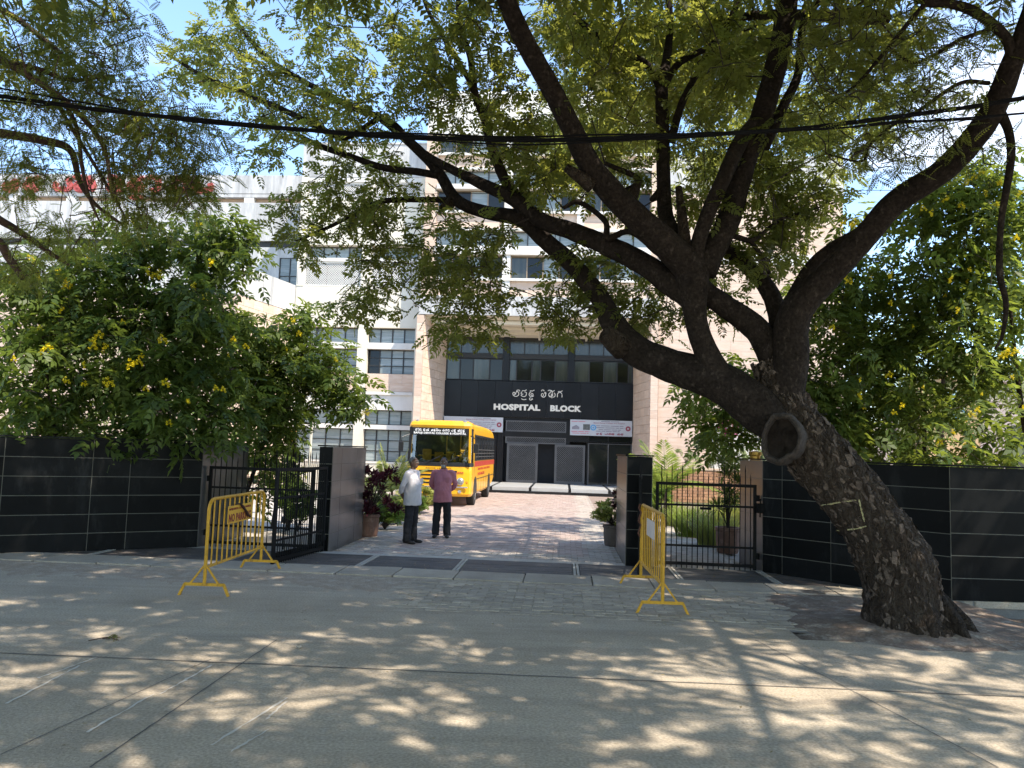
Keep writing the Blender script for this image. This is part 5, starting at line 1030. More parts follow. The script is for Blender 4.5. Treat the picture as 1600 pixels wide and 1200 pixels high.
# the rest of the crown over the road, above the frame
XL = [[(2.2, 6.6, 7.4), (.5, 5, 8.2), (-2, 3.2, 8.7), (-5.5, 2, 8.8), (-8, 1, 8.6)], [(5.2, 8.6, 6.6), (7.5, 7.5, 7.6), (10, 6, 8), (12.5, 5, 8)], [(5.9, 6.8, 7.0), (6.5, 4.5, 8), (6.5, 1, 8.6), (6, -3, 8.6), (5, -6, 8.3)], [(1.2, 5.6, 7.9), (1.5, 3, 8.6), (2, -1, 8.8), (2, -5, 8.4)], [(6.5, 4.5, 8), (9, 2, 8.5), (12, 0, 8.4)], [(3.8, 9.3, 7.3), (4.5, 11.5, 8.6), (5.0, 14, 9.5), (5, 17, 9.8)], [(3.8, 9.3, 7.3), (2.4, 11.5, 8.6), (1, 14, 9.2), (.4, 16, 9.4)]]
for l in XL:
    C = catmull(l, 6); rr = np.linspace(.085, .02, len(C)); m = MB(); limbtube(m, [tuple(c) for c in C], list(rr), 8, .06, 4); bt.part('limb', m, M_bark, smooth=True); grw.seed([tuple(c) for c in C], rr)
ext = []
while len(ext) < 1350:
    u, v = RNG.uniform(-10, 14), RNG.uniform(-9, 9.5); z = 8.0-((u-2.5)/9)**2*1.2-((v-1)/9)**2*.8+RNG.normal(0, .45)
    if mnoise.noise(Vector((u*.75+3, v*.75, 1.7))) < -.5 or inframe((u, v, z), 60): continue
    ext.append((u, v, z))
while len(ext) < 1382:  # extra clumps added out of view to shade lit gaps on the road
    ext.append((RNG.uniform(.5, 5.5), RNG.uniform(1.5, 5.4), 8.1+RNG.normal(0, .4)))
while len(ext) < 1400:  # more added clumps, nearer the camera, for the same road shade
    ext.append((RNG.uniform(1, 5.5), RNG.uniform(-2, 1.8), 8+RNG.normal(0, .4)))
while len(ext) < 1880:                                 # the high part over the limbs
    u, v = RNG.uniform(-5, 9), RNG.uniform(4.5, 12.5); z = RNG.uniform(7.6, 10.8)
    if not inframe((u, v, z), 40): ext.append((u, v, z))
while len(ext) < 2070:                                  # deep over the gate
    u, v = RNG.uniform(-.5, 6.2), RNG.uniform(10.5, 18.5); z = 8.6+.05*(v-10)+RNG.normal(0, .6)
    ext.append((u, v, z))
grw.grow(ext, 4, .012)
pr.append(sprays(ext[:1880], 14, .5, pinnate(.38, 6, .15, .066, 60, .3), .8, 1.2, .25)); pr.append(sprays(ext[1880:], 26, .4, pinnate(.26, 7, .09, .038, 62, .3), .8, 1.2, .25))
bt.part('twigs', grw.mb, M_twig, kind='stuff'); bt.part('crown', crownmesh('crown', pr, base), M_leafR)

# ------------------------------------------------------------------ feathery tree whose branches hang in from the left
fb_ = (-8.6, 6.2, 0.)
ft = Thing('feathery_tree', 'fine leaved tree reaching in over the left end of the road', 'tree', fb_)
FL = {'a': [(-330, 700, 60, 8), (-300, 420, 56, 8), (-220, 240, 44, 7.9), (-120, 170, 30, 7.8), (-40, 60, 18, 7.8), (0, 92, 14, 7.8), (50, 122, 12, 7.8), (110, 165, 10, 7.9), (160, 225, 8, 8), (175, 300, 5, 8)],
 'b': [(-300, 300, 40, 8.1), (-150, 205, 26, 8.3), (-40, 200, 18, 8.4), (0, 208, 16, 8.5), (70, 220, 15, 8.6), (110, 235, 12, 8.6), (125, 285, 9, 8.7), (150, 320, 6, 8.7), (190, 350, 4, 8.8)],
 'c': [(-320, 520, 40, 8.5), (-160, 360, 26, 8.8), (-40, 330, 16, 9), (5, 347, 13, 9.1), (50, 375, 10, 9.2), (85, 400, 7, 9.2), (110, 415, 4, 9.3)],
 'd': [(-320, 560, 36, 8.2), (-150, 400, 24, 8.4), (-20, 372, 16, 8.6), (15, 405, 13, 8.7), (35, 435, 8, 8.7)],
 'e': [(0, 95, 10, 7.8), (60, 108, 9, 7.9), (110, 125, 7, 8), (180, 118, 4, 8.1)], 'f': [(-120, 170, 18, 7.8), (-60, 20, 14, 7.9), (0, 15, 11, 8), (60, 55, 9, 8), (120, 105, 7, 8.1), (160, 150, 5, 8.1), (230, 160, 3, 8.2)],
 'g': [(-60, 20, 14, 7.9), (20, -30, 10, 8), (100, -20, 8, 8.1), (170, 20, 5, 8.2)], 'h': [(95, 150, 8, 8), (120, 200, 7, 8.1), (128, 260, 6, 8.1), (140, 310, 5, 8.2), (155, 345, 3, 8.3)], 'i': [(60, 110, 8, 8), (100, 180, 7, 8.1), (140, 245, 6, 8.2), (185, 320, 4, 8.3), (200, 350, 3, 8.4)]}
g2 = Grower(); fm = []
for k, tr in FL.items():
    pts, rad = pxlimb(tr, 6); m = MB(); limbtube(m, pts, rad, 8, .05, 3, 7); ft.part('limb', m, M_twigr, smooth=True); g2.seed(pts, rad)
q = P(-330, 700, 8); m = MB(); limbtube(m, catmull([(q.x-.3, q.y-.1, 0), (q.x-.1, q.y, 1), tuple(q), tuple(P(-300, 420, 8)+Vector((0, 0, .3)))], 6), np.linspace(.3, .17, 19), 16, .1, 2); ft.part('trunk', m, M_bark, smooth=True)
bl = [(30, 40, 60, 8, .5, 30), (100, 30, 50, 8.1, .5, 26), (170, 20, 45, 8.2, .5, 20), (60, 110, 50, 8, .5, 24), (120, 90, 40, 8, .4, 20), (165, 90, 30, 8.2, .4, 10), (20, 180, 45, 8.2, .5, 18), (110, 160, 50, 8, .4, 22), (180, 150, 45, 8.2, .4, 22), (230, 175, 45, 8.3, .4, 24), (285, 200, 40, 8.4, .4, 20), (320, 215, 26, 8.5, .3, 10), (200, 220, 50, 8.2, .4, 26), (260, 250, 50, 8.3, .4, 28), (310, 270, 34, 8.4, .3, 14), (60, 250, 40, 8.4, .4, 14), (20, 260, 34, 8.5, .4, 10), (190, 280, 40, 8.3, .4, 18), (250, 305, 40, 8.4, .4, 18), (300, 310, 26, 8.4, .3, 7), (215, 60, 20, 8.2, .3, 5), (55, 365, 36, 9.2, .4, 12), (100, 375, 30, 9.3, .4, 10), (25, 300, 30, 9, .4, 6), (140, 345, 30, 8.6, .3, 8), (225, 335, 26, 8.4, .3, 8), (15, 415, 30, 8.8, .4, 8), (60, 420, 28, 9.0, .4, 8)]
fa = blobpts(bl); g2.grow(fa, 4, .009, .1); 
for _ in range(34):                                     # bare hanging twigs
    x, y = RNG.uniform(90, 200), RNG.uniform(190, 290); a = P(x, y, 8.2); b = P(x+RNG.uniform(-10, 60), y+RNG.uniform(50, 120), 8.2+RNG.uniform(-.2, .3)); md = a.lerp(b, .5)+Vector((RNG.normal(0, .06), RNG.normal(0, .06), .05)); g2.mb.tube([a, md, b], [.006, .005, .002], 4, cap=False)
fe = []
while len(fe) < 150:
    u, v = RNG.uniform(-14, -5), RNG.uniform(1, 11); z = 6.8-((u+9)/6)**2+RNG.normal(0, .5)
    if not inframe((u, v, z), 30): fe.append((u, v, z))
g2.grow(fe, 4, .012)
ft.part('twigs', g2.mb, M_twigr, kind='stuff')
ft.part('crown', crownmesh('crown', [sprays([tuple(a) for a in fa], 9, .30, LFs, .7, 1.1, .3), sprays(fe, 14, .5, pinnate(.34, 6, .12, .05, 60, .3), .8, 1.2)], fb_), M_leafL)

# ------------------------------------------------------------------ yellow flowering trumpet bushes
TT = pinnate(.26, 3, .19, .082, 50, .25, .2)
fm_ = MB()
for k in range(7):
    c = Vector(RNG.normal(0, .045, 3)); d = Vector((RNG.normal(0, 1), -1.0, RNG.normal(.2, .7))).normalized(); x = d.orthogonal().normalized(); y = d.cross(x)
    for i in range(5):
        a, b = 2*math.pi*i/5, 2*math.pi*(i+1)/5; e = lambda t, r, h: c+(x*math.cos(t)+y*math.sin(t))*r+d*h
        fm_.add([e(a, .006, -.03), e(b, .006, -.03), e((a+b)/2+.35, .036, .022), e((a+b)/2-.35, .036, .022)], [(0, 1, 2, 3)])
BLM = fm_.mesh('blossom'); BLM.materials.append(M_flower); _a = BLM.attributes.new('tint', 'FLOAT', 'FACE'); _a.data.foreach_set('value', RNG.uniform(0, 1, len(BLM.polygons)))
def trumpet(lab, org, stems, bl, flowers, m_leaf, K=9, spread=.42, tmpl=TT, fsc=.78, grp=None, rad=.06):
    t = Thing('trumpet_bush', lab, 'flowering tree', org, group=grp); g = Grower()
    for i, (bx, by, tx, ty, tz) in enumerate(stems):
        C = catmull([(bx, by, 0), (bx+(tx-bx)*.2+.08, by+(ty-by)*.2, tz*.3), (bx+(tx-bx)*.55, by+(ty-by)*.6, tz*.62), (tx, ty, tz)], 6); rr = np.linspace(rad, rad*.3, len(C)); m = MB(); limbtube(m, [tuple(c) for c in C], list(rr), 8, .08, i, 8); t.part('trunk', m, M_bark, smooth=True); g.seed([tuple(c) for c in C], rr)
    at = blobpts(bl); g.grow(at, 4, .012, .1); t.part('twigs', g.mb, M_twig, kind='stuff')
    t.part('crown', crownmesh('crown', [sprays([tuple(a) for a in at], K, spread, tmpl, .7, 1.15, .3)], org), m_leaf)
    for x, y, v, s in flowers:
        p = P(x, y, v-.75); t.data('blossom', BLM, None, loc=tuple(p), scale=(s*fsc,)*3, rot=(random.uniform(-.4, .4), random.uniform(-.4, .4), random.uniform(-3, 3)))
    return t
fl = [(78, 545, 13.0, 1.5), (158, 523, 13.2, 1.1), (149, 540, 13.2, 1.2), (165, 541, 13.2, 1.1), (142, 532, 13.2, .9), (250, 530, 13.1, 1.2), (207, 567, 13, 1.2), (215, 565, 13, .9), (166, 598, 13, 1.3), (97, 482, 13.4, .9), (108, 446, 13.5, 1.2), (107, 438, 13.5, .9), (230, 421, 13.8, 1.1), (250, 430, 13.8, 1.4), (302, 447, 14, 1.2), (318, 463, 14, 1), (256, 597, 13, 1), (226, 606, 13, .8), (294, 626, 13, .9), (347, 607, 13, .8), (335, 606, 13, .8), (101, 594, 13, .9), (134, 600, 13, .7), (312, 347, 14.2, 1.1), (331, 408, 14.2, 1), (46, 402, 13.6, 1.0), (58, 430, 13.6, 1.1), (15, 440, 13.6, .9), (90, 425, 13.6, 1.0), (223, 556, 13, .7), (367, 530, 14.3, .9), (382, 541, 14.4, .8), (357, 555, 14.2, .7), (323, 531, 14, .6), (207, 345, 14, .9), (131, 568, 13.1, .8), (459, 500, 15.8, .9), (469, 521, 15.9, .9), (448, 545, 16, .8), (575, 645, 16.1, 1.2), (524, 562, 16, .8), (60, 512, 13.2, .7), (190, 503, 13.3, .7), (290, 480, 13.8, .7), (262, 660, 13, .8), (20, 560, 13, .8), (140, 405, 13.8, .8)]
trumpet('dense dark green bush with yellow trumpet flowers over the left granite wall', (-6.9, 14.2, 0),
 [(-8.6, 12.9, -9.2, 12.8, 3.6), (-7.6, 13.7, -8.0, 13.5, 4.2), (-7.1, 14.2, -6.6, 14.2, 4.4), (-9.6, 12.6, -10.2, 12.4, 3.4), (-6.6, 15.2, -5.6, 15.9, 3.8)],
 [(60, 480, 70, 13.3, .5, 46), (60, 580, 75, 13.1, .5, 50), (150, 450, 65, 13.5, .5, 44), (150, 550, 75, 13.2, .5, 52), (250, 430, 65, 13.8, .5, 42), (250, 520, 75, 13.4, .5, 52), (270, 610, 65, 13.3, .5, 46), (160, 635, 60, 13.2, .4, 36), (60, 650, 45, 13, .4, 24), (330, 540, 55, 14, .4, 34), (345, 620, 50, 13.9, .4, 32), (310, 470, 40, 14, .4, 20), (220, 370, 45, 14, .4, 20), (310, 370, 36, 14.2, .3, 18), (355, 365, 28, 14.2, .3, 12), (385, 390, 18, 14.3, .25, 6), (330, 405, 28, 14.2, .3, 12), (110, 410, 40, 13.7, .4, 16), (30, 440, 40, 13.5, .4, 18), (230, 672, 40, 13.1, .3, 14), (320, 680, 35, 13.3, .3, 12), (35, 692, 14, 12, .15, 3), (155, 683, 16, 12.4, .15, 3), (260, 640, 30, 12.6, .2, 8), (380, 420, 14, 14.2, .2, 2)], fl[:36], M_leafT, 6)
trumpet('trumpet bush bough drooping over the left side gate and globe lamp', (-5.6, 16.3, 0),
 [(-5.9, 16.4, -5.8, 16.3, 3.6), (-6.3, 16.6, -6.3, 16.4, 2.8)],
 [(390, 570, 45, 15.4, .4, 30), (440, 540, 45, 15.8, .4, 30), (450, 600, 45, 15.8, .4, 30), (500, 570, 36, 16, .35, 22), (520, 610, 34, 16, .3, 20), (552, 625, 22, 16.1, .25, 12), (480, 510, 28, 15.9, .3, 14), (400, 630, 42, 15.5, .4, 26), (440, 650, 30, 15.8, .3, 14), (415, 700, 32, 15.9, .35, 18), (400, 750, 26, 16, .3, 10), (430, 740, 20, 16, .3, 6), (375, 500, 30, 15.2, .3, 14)], fl[36:], M_leafT, 6)
rf = []
for _ in range(34): rf.append((RNG.uniform(1230, 1600), RNG.uniform(380, 720), RNG.uniform(13.6, 15.2), RNG.uniform(.4, .75)))
for x, y in ((1525, 275), (1535, 268), (1510, 285), (1440, 325), (1455, 332), (1500, 320), (1540, 300), (1560, 285), (1480, 310), (1590, 370), (1596, 300), (1560, 320), (1320, 347), (1330, 352), (1337, 347), (1322, 435), (1330, 440), (1390, 430), (1485, 437), (1575, 545), (1580, 552), (1568, 556), (1585, 548), (1343, 617), (1392, 585), (1530, 640), (1515, 648), (1470, 690)): rf.append((x, y, 14.0, .85))
RB = [(1130, 640, 36, 14.8, .3, 16), (1110, 670, 30, 14.8, .3, 12), (1150, 690, 26, 14.8, .3, 9), (1090, 610, 20, 14.8, .3, 6), (1165, 600, 40, 15, .4, 16), (1280, 560, 60, 14.8, .5, 42), (1300, 650, 60, 14.6, .5, 40), (1290, 480, 50, 15, .5, 28), (1350, 480, 55, 15, .5, 32), (1370, 560, 60, 14.8, .5, 38), (1390, 650, 60, 14.5, .5, 32), (1260, 620, 40, 14.9, .4, 18), (1340, 700, 45, 14.2, .4, 20)]
trumpet('yellow flowered trumpet tree between the side gate and the leaning trunk', (6.4, 14.9, 0), [(6.1, 14.8, 5.3, 14.8, 3.6), (6.6, 15, 6.9, 14.9, 4.6), (4.9, 14.9, 4.0, 14.9, 2.9)], RB, [f for f in rf if f[0] < 1400], M_leafT2, 6, .42, grp=None)
RB2 = [(1440, 600, 60, 14.6, .5, 30), (1460, 520, 60, 14.6, .5, 36), (1540, 540, 60, 14.4, .5, 34), (1430, 440, 55, 14.8, .5, 30), (1500, 430, 60, 14.4, .5, 32), (1570, 440, 55, 14.2, .5, 28), (1480, 360, 55, 14.3, .4, 26), (1430, 340, 36, 14.3, .35, 14), (1530, 310, 50, 14.2, .4, 24), (1590, 340, 50, 14.1, .4, 22), (1480, 300, 34, 14.2, .3, 12), (1550, 270, 32, 14.1, .3, 12), (1330, 345, 18, 14.4, .2, 5), (1350, 400, 26, 14.8, .3, 6), (1590, 600, 50, 14.2, .4, 16), (1450, 690, 45, 13.9, .4, 16), (1560, 690, 45, 13.9, .4, 14), (1520, 650, 40, 14.1, .4, 6), (1500, 720, 30, 13.4, .3, 6)]
trumpet('tall yellow flowered trumpet tree at the far right of the wall', (9.4, 14.4, 0), [(8.4, 14.5, 8.0, 14.4, 5.4), (9.3, 14.3, 9.6, 14.2, 6.2), (10.4, 14.2, 10.8, 14.0, 5.6)], RB2, [f for f in rf if f[0] >= 1400], M_leafT2, 6, .42, rad=.08)

# ------------------------------------------------------------------ trees further back
LB = pinnate(.30, 4, .14, .06, 55, .2)
def far_tree(lab, org, h, bl, K=16, m_=None, spread=.8, leaf=None, grp='trees beyond the walls'):
    t = Thing('tree', lab, 'tree', org, group=grp); x, y, _ = org
    C = catmull([(x, y, 0), (x+.1, y, h*.3), (x-.1, y+.1, h*.6), (x, y, h)], 6); rr = np.linspace(.2, .05, len(C)); m = MB(); limbtube(m, [tuple(c) for c in C], list(rr), 10, .1, 2); t.part('trunk', m, M_bark, smooth=True)
    g = Grower(); g.seed([tuple(c) for c in C], rr, .3); at = [tuple(a) for a in bl]; g.grow(at, 4, .015, .1, .07); t.part('twigs', g.mb, M_twig, kind='stuff'); t.part('crown', crownmesh('crown', [sprays(at, K, spread, leaf if leaf is not None else LB, .8, 1.3, .2)], org), m_ or M_leafB); return t
def cloudpts(c, r, n): d = RNG.normal(0, 1, (n, 3)); d /= np.linalg.norm(d, axis=1)[:, None]; d *= RNG.uniform(.35, 1, n)[:, None]**.6; return [(c[0]+a[0]*r[0], c[1]+a[1]*r[1], c[2]+a[2]*r[2]) for a in d]
far_tree('dark leafy tree beyond the stone gatehouse at the far right', (22.5, 31, 0), 9, cloudpts((22, 31, 8.3), (6, 3, 4.8), 120))
far_tree('broad dark tree between the pink block and the stone gatehouse', (16, 42, 0), 8, cloudpts((16.5, 42, 6.5), (4.5, 3, 4), 80))
far_tree('pale leaved tree behind the yellow flowered trees', (10.5, 22, 0), 4.5, cloudpts((10.5, 22, 4.2), (2.6, 2, 2.2), 60), 12, M_pale, .6)
far_tree('pale bushy tree behind the left flowering bush', (-12, 22, 0), 5, cloudpts((-12, 22, 4), (4, 2, 2.6), 70), 14, M_green, .7)

# ------------------------------------------------------------------ pots, shrubs, palms, grass clumps
M_pot = mat('terracotta_pot', (.16, .085, .06), .7, .2, 5, fine=.15, col2=(.26, .17, .13), c2lo=.52, c2hi=.7, c2scale=8); M_potd = mat('grey_clay_pot', (.09, .07, .06), .7, .25, 5, fine=.15)
def pot(t, org, r, h, m): x, y, _ = org; t.part('pot', MB().lathe([(r*.82, 0), (r*.9, h*.1), (r, h*.5), (r*1.0, h*.85), (r*1.1, h*.88), (r*1.1, h), (r*.9, h), (r*.88, h*.9)], org, 20), m, smooth=False); t.part('soil', MB().lathe([(r*.88, h*.88), (r*.3, h*.93)], org, 16), M_soil)
def stems(t, org, tops, r=.012, m=None):
    mb = MB()
    for q in tops: x, y, z = org; mb.tube(catmull([(x, y, z), (x+(q[0]-x)*.3, y+(q[1]-y)*.3, z+(q[2]-z)*.45), q], 4), np.linspace(r, r*.4, 9), 5)
    t.part('stem', mb, m or M_twig)
o = tuple(G(577, 838)); t = Thing('potted_plant', 'dark purple leaved plant in a terracotta pot beside the left pier', 'potted plant', o); pot(t, o, .185, .46, M_pot)
tops = [(o[0]+a*.42, o[1]+b*.35, .66+c*.42) for a, b, c in RNG.uniform(-1, 1, (26, 3)) if True]; tops = [(x+.12, y, abs(z)+.25) for x, y, z in tops]
stems(t, (o[0], o[1], .42), tops); t.part('foliage', crownmesh('foliage', [sprays(tops, 3, .08, rosette(9, .19, .06, .8), .7, 1.15, -.5)], o), M_purp)
o = tuple(G(958, 853)); t = Thing('potted_plant', 'lime green plant with a straw plume in a dark pot by the right pier', 'potted plant', o); pot(t, o, .2, .42, M_potd)
tops = [(o[0]-.08+a*.3, o[1]+b*.25, .62+c*.22) for a, b, c in RNG.uniform(-1, 1, (26, 3))]; stems(t, (o[0], o[1], .4), tops); t.part('foliage', crownmesh('foliage', [sprays(tops, 4, .09, rosette(7, .11, .06, .5), .7, 1.2, 0)], o), M_lime)
tops2 = [(o[0]+.14+a*.12, o[1]+b*.1, .95+c*.22) for a, b, c in RNG.uniform(-1, 1, (10, 3))]; t.part('foliage', crownmesh('foliage', [sprays(tops2, 3, .07, rosette(7, .13, .06, .6), .7, 1.1, 0)], o), M_purp, label='dark red leaves'); stems(t, (o[0]+.1, o[1], .4), tops2)
def blades(org, n, l, w_, lean, m_, spread=.1, z0=0., zvar=.3):
    V, Q, o_ = [], [], 0
    for i in range(n):
        a = RNG.uniform(0, 6.28); r = spread*math.sqrt(RNG.uniform()); ll = l*RNG.uniform(1-zvar, 1.1); b = np.array([org[0]+r*math.cos(a), org[1]+r*math.sin(a), org[2]+z0]); a += RNG.normal(0, .5); d = np.array([math.cos(a), math.sin(a), 0]); s = np.array([-d[1], d[0], 0]); le = lean*RNG.uniform(.3, 1.2)
        for k in range(4):
            q = k/3; c = b+d*ll*le*q**1.6+np.array([0, 0, ll*(q-.55*le*q*q*q)]); ww = w_*(1-q)**.6*(.5 if k == 3 else 1)+.001; V += [c-s*ww/2, c+s*ww/2]
        for k in range(3): Q.append([o_+2*k, o_+2*k+1, o_+2*k+3, o_+2*k+2])
        o_ += 8
    return np.array(V), np.array(Q), np.clip(RNG.normal(.5, .25, len(Q)), 0, 1)
t.part('plume', crownmesh('plume', [blades((o[0]-.02, o[1], .5), 26, .42, .012, .7, None, .1), blades((o[0]+.05, o[1], .85), 40, .38, .016, .12, None, .04)], o), M_plume)
o = tuple(G(1137, 864)); t = Thing('potted_plant', 'thin spiky dragon plant in a clay pot behind the right side gate', 'potted plant', o); pot(t, o, .23, .5, M_pot)
tops = [(o[0]+a, o[1]+b, z) for a, b, z in ((-.25, 0, 2.0), (-.12, .1, 1.75), (.1, 0, 1.65), (.2, -.1, 1.35), (-.05, -.1, 1.15), (.05, .1, .95), (-.18, .05, .85), (0, 0, 1.5), (.14, .02, 1.05))]; stems(t, (o[0], o[1], .45), tops, .014)
t.part('foliage', crownmesh('foliage', [sprays(tops, 4, .05, rosette(18, .34, .026, 1.0), .75, 1.15, -.8)], o), M_leafT)
GC = 'grass clumps inside the right side gate'
for lab, px, py, v, n, l, m_ in (('yellow green grass clump right behind the dragon plant', 1118, 850, 16.6, 420, .95, M_lime), ('tall grass clump nearest the driveway edge behind the right gate', 1080, 830, 18.4, 420, 1.0, M_palm), ('grass clump against the brick planter', 1140, 815, 20.4, 380, 1.1, M_lime), ('low grass clump at the bend of the side path', 1062, 800, 21.0, 300, .8, M_lime)):
    q = P(px, py, v); q = (q.x, v, 0); t = Thing('grass_clump', lab, 'plant', q, group=GC); t.part('blades', crownmesh('blades', [blades(q, n, l, .022, .75, None, .35)], q), m_)
def shrub(lab, org, r, h, m_, n=40, tm=None, K=6, cat='shrub', grp=None):
    t = Thing('shrub', lab, cat, org, group=grp); x, y, _ = org; at = cloudpts((x, y, h*.6), (r, r*.8, h*.42), n); stems(t, org, at[::2], .01); t.part('foliage', crownmesh('foliage', [sprays(at, K, .14, tm if tm is not None else rosette(8, .10, .045, .5), .8, 1.3, .0)], org), m_); return t
SG = 'low shrubs along the left edge of the driveway'
for lab, x, y, r, h, m_ in (('light green shrub just behind the terracotta pot', -3.98, 17.3, .38, .62, M_green), ('lime green shrub behind the man in lavender', -4.0, 18.6, .42, .62, M_lime), ('low green shrub behind the men, nearer the bus', -3.95, 20.2, .4, .6, M_green), ('yellow green shrub in front of the bus bumper', -4.1, 22.0, .5, .75, M_lime), ('pale leaved shrub behind the purple plant', -4.6, 18.2, .45, 1.15, M_pale), ('bright yellow shrub seen through the left gate', -6.2, 17.0, .42, 1.75, M_lime), ('green shrub low behind the left side gate', -5.6, 16.2, .4, 1.0, M_green)): shrub(lab, (x, y, 0), r, h, m_, 46, grp=SG if 'gate' not in lab else None)
def palm(lab, org, n, l, m_, h0=.3, lean=1.0):
    t = Thing('palm', lab, 'palm', org); x, y, _ = org
    for i in range(n):
        a = 2.399*i+RNG.normal(0, .2); e = RNG.uniform(.5, 1.35); d = np.array([math.cos(a)*math.cos(e), math.sin(a)*math.cos(e), math.sin(e)]); s = np.array([-math.sin(a), math.cos(a), 0]); ll = l*RNG.uniform(.75, 1.1)
        pt = [np.array([x, y, h0])+d*ll*q+np.array([0, 0, -.45*ll*q*q*lean*math.cos(e)*1.2]) for q in np.linspace(0, 1, 13)]
        r = MB().tube([tuple(q) for q in pt], np.linspace(.014, .003, 13), 4); fr = t.part('frond', r, M_palm); V, Q = [], []
        for k in range(3, 36):
            q = k/36; b = pt[int(q*12)]*(1-(q*12 % 1))+pt[min(12, int(q*12)+1)]*(q*12 % 1); tg = pt[min(12, int(q*12)+1)]-pt[int(q*12)]; tg = tg/np.linalg.norm(tg); w_ = .30*l*(math.sin(math.pi*(.15+.8*q)))*.8
            for sd in (1, -1):
                dv = s*sd*.8+tg*.7+np.array([0, 0, -.15+.25*(RNG.uniform()-.3)]); dv /= np.linalg.norm(dv); c = np.cross(dv, tg); c = tg*.013; V += [b-c, b+dv*w_*.5-c*1.4, b+dv*w_-np.array([0, 0, .12*w_]), b+dv*w_*.5+c*1.4]; Q.append(list(range(len(V)-4, len(V))))
        me = npmesh('leaflets', np.array(V)-np.array(org), np.array(Q), RNG.uniform(0, 1, len(Q))); t.data('leaflets', me, m_, fr)
    t.part('stem', MB().tube([(x, y, 0), (x+.02, y, h0+.1)], [.05, .03], 8), M_twigr); return t
q = P(612, 760, 21.5); palm('yellow feathery palm left of the bus', (q.x, 21.5, 0), 26, 1.6, M_lime, .6)
q = P(1040, 740, 20.5); palm('green palm against the right portal pillar', (q.x, 20.5, 0), 15, 1.9, M_palm, .9)
q = P(1012, 740, 22.5); palm('short palm behind the right gate pier', (q.x+.25, 22.5, 0), 12, 1.3, M_palm, .4)
shrub('pale hazy shrub behind the brick planter', (4.6, 24.6, 0), 1.2, 2.5, M_pale, 70, K=7); shrub('pale bushy shrub left of the white low wall', (6.6, 25.4, 0), 1.2, 2.3, M_pale, 70, K=7); shrub('sunlit green shrub near the palm', (3.0, 24.0, 0), .7, 1.7, M_green, 44)
q = P(1140, 668, 27); t = Thing('bougainvillea', 'magenta bougainvillea showing under the big low limb', 'shrub', (q.x, 27, 0)); at = cloudpts(tuple(q), (.35, .3, .4), 36); stems(t, (q.x, 27, 0), at[::3], .015); t.part('bracts', crownmesh('bracts', [sprays(at, 7, .12, rosette(6, .07, .05, .5), .8, 1.2, 0)], (q.x, 27, 0)), M_magenta)
shrub('leafy croton in a red pot by the brick planter', (2.75, 21.8, 0), .35, 1.0, M_green, 26)
# brick planter on the right
M_brick = mat('orange_brick', (.37, .2, .115), .85, .2, 6, fine=.2, rnd=.2); BKM = cubemesh(M_brick, .03)
bp = Thing('brick_planter', 'low orange brick planter wall behind the grass clumps', 'wall', (4.5, 23, 0))
for j in range(13):
    u = 2.7+(0 if j % 2 else -.11)
    while u < 7.0 and True:
        bp.data('brick', BKM, None, loc=(u+.11, 23-random.uniform(0, .006), .04+j*.085+.35), scale=(.208, .1, .073)) if j > 1 else None
        u += .22
bp.part('mortar', MB().box(2.62, 7.1, 22.97, 23.25, 0, 1.47), mat('mortar', (.36, .3, .24), .9, .15)); bp.part('coping', MB().box(2.58, 7.14, 22.93, 23.29, 1.472, 1.53), M_stone)
wlw = Thing('white_low_wall', 'low white wall behind the pale shrubs', 'wall', (8, 28.5, 0)); wlw.part('wall', MB().box(5.4, 11.4, 28.5, 28.8, 0, 3.0), M_white); wlw.part('coping', MB().box(5.35, 11.45, 28.45, 28.85, 3.0, 3.1), M_cream)

# ------------------------------------------------------------------ overhead cables
M_cab = mat('black_cable', (.008, .008, .009), .85, .2, spec=.1)
cb = Thing('cable_bundle', 'thick bundle of twisted black cables strung across the street', 'cable', (0, 7, 5))
def cable(tr, r, tw=0., ph=0., v=7.):
    p = [P(x, y, v) for x, y in tr]; p = [p[0]+(p[0]-p[1])*6]+p+[p[-1]+(p[-1]-p[-2])*6]; C = catmull([tuple(q) for q in p], 14)
    return MB().tube([(c[0], c[1]+tw*math.sin(i*.32+ph), c[2]+tw*math.cos(i*.32+ph)) for i, c in enumerate(C)], r, 6)
mid = [(0, 150), (150, 171), (330, 189), (500, 205), (700, 216), (850, 219), (1000, 214), (1160, 207), (1250, 201), (1350, 189), (1450, 176), (1530, 165), (1600, 153)]
for i in range(4): cb.part('strand', cable(mid, .0085, .013, i*1.6), M_cab, smooth=True)
cb.part('strand', cable([(0, 139), (100, 155), (250, 182), (400, 200), (600, 208), (800, 213), (1000, 210), (1250, 203), (1350, 196), (1515, 186), (1600, 178)], .009, .006, 1), M_cab, smooth=True)
cb.part('strand', cable([(0, 157), (100, 166), (300, 186), (500, 206), (700, 222), (900, 224), (1100, 212), (1260, 203), (1400, 191), (1600, 176)], .008, .008, 3), M_cab, smooth=True)
solo('wire', cable([(0, 298), (400, 303), (800, 302), (1200, 297), (1600, 298)], .006, v=16), M_cab, 'single thin wire crossing in front of the buildings', 'wire')

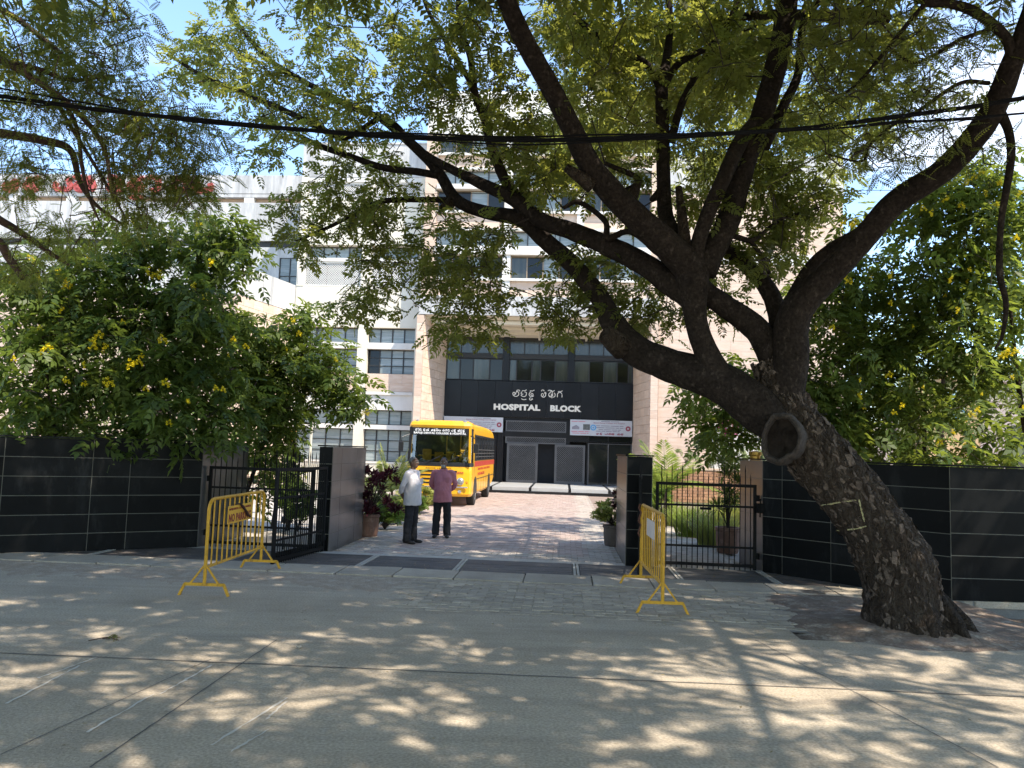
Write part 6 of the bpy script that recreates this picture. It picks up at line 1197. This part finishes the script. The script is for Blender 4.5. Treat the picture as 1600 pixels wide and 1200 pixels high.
# ------------------------------------------------------------------ litter
tw = MB(); 
for a, b in (((138, 1003), (188, 998)), ((160, 1000), (186, 1003)), ((170, 1000), (184, 996))): p, q = G(*a), G(*b); tw.tube([p+Vector((0, 0, .012)), p.lerp(q, .5)+Vector((0, .01, .025)), q+Vector((0, 0, .014))], [.005, .005, .003], 5)
t = Thing('twig', 'small fallen twig with green leaves on the road', 'twig', tuple(G(165, 1000))); t.part('stick', tw, M_twigr)
q = G(182, 999); t.part('leaves', crownmesh('leaves', [sprays([(q.x, q.y, .03)], 6, .04, LF, .25, .4, .2)], tuple(G(165, 1000))), M_leafL)
lv = []
for _ in range(900):
    u, v = RNG.uniform(-8, 6), RNG.uniform(2.8, 13); 
    if RNG.uniform() < .5: v = 11.7+RNG.normal(0, .45)
    elif RNG.uniform() < .3: v = 8.7+RNG.normal(0, .25)
    lv.append((u, v, .035 if v > 10.9 else .022))
lv = np.array(lv); ax = RNG.normal(0, 1, (len(lv), 3)); ax[:, 2] *= .1; nr = RNG.normal(0, .2, (len(lv), 3)); nr[:, 2] += 1
V, Q, T = scatter(np.array([[[0, 0, 0], [.014, -.006, .003], [.03, 0, .002], [.014, .006, .003]]]), lv, ax, nr, RNG.uniform(.6, 1.5, len(lv)), RNG.uniform(0, 1, len(lv)))
solo('fallen_leaves', npmesh('fallen_leaves', V, Q, T), leafmat('dry_leaf', (.2, .14, .06), (.4, .33, .18), (.3, .2, .05), .15), 'small dry leaves scattered on the road and slabs', None, kind='stuff')
t = Thing('pebble', 'small pale pebble alone on the road', 'stone', tuple(G(467, 1013))); t.part('stone', ball(MB(), tuple(G(467, 1013)+Vector((0, 0, .015))), (.028, .02, .014), 7), M_slab, smooth=True)

# dust swept against the kerb slabs
db = MB(); NU, NV = 130, 14
for j in range(NV+1):
    for i in range(NU+1):
        u = -10+i*13/NU; wdt = 1.15+.7*mnoise.noise(Vector((u*.9, 2, 5)))+.3*mnoise.noise(Vector((u*3.1, 4, 5))); wdt *= 1 if u < -2.4 else max(.25, 1-(u+2.4)*.5)
        q = j/NV; v = 10.97-max(.12, wdt)*q; db.v.append((u, v, .017*(1-q)**1.5-.002+.004*mnoise.noise(Vector((u*6, v*6, 0)))))
db.f = [(j*(NU+1)+i, (j+1)*(NU+1)+i, (j+1)*(NU+1)+i+1, j*(NU+1)+i+1) for j in range(NV) for i in range(NU)]
solo('dust', db, mat('road_dust', (.33, .265, .20), .95, .2, 4, fine=.35, fscale=60, bump=.4, bscale=60, col2=(.40, .34, .27), c2lo=.48, c2hi=.62, c2scale=6), 'tan dust swept up along the kerb slabs', None, smooth=True, kind='stuff')
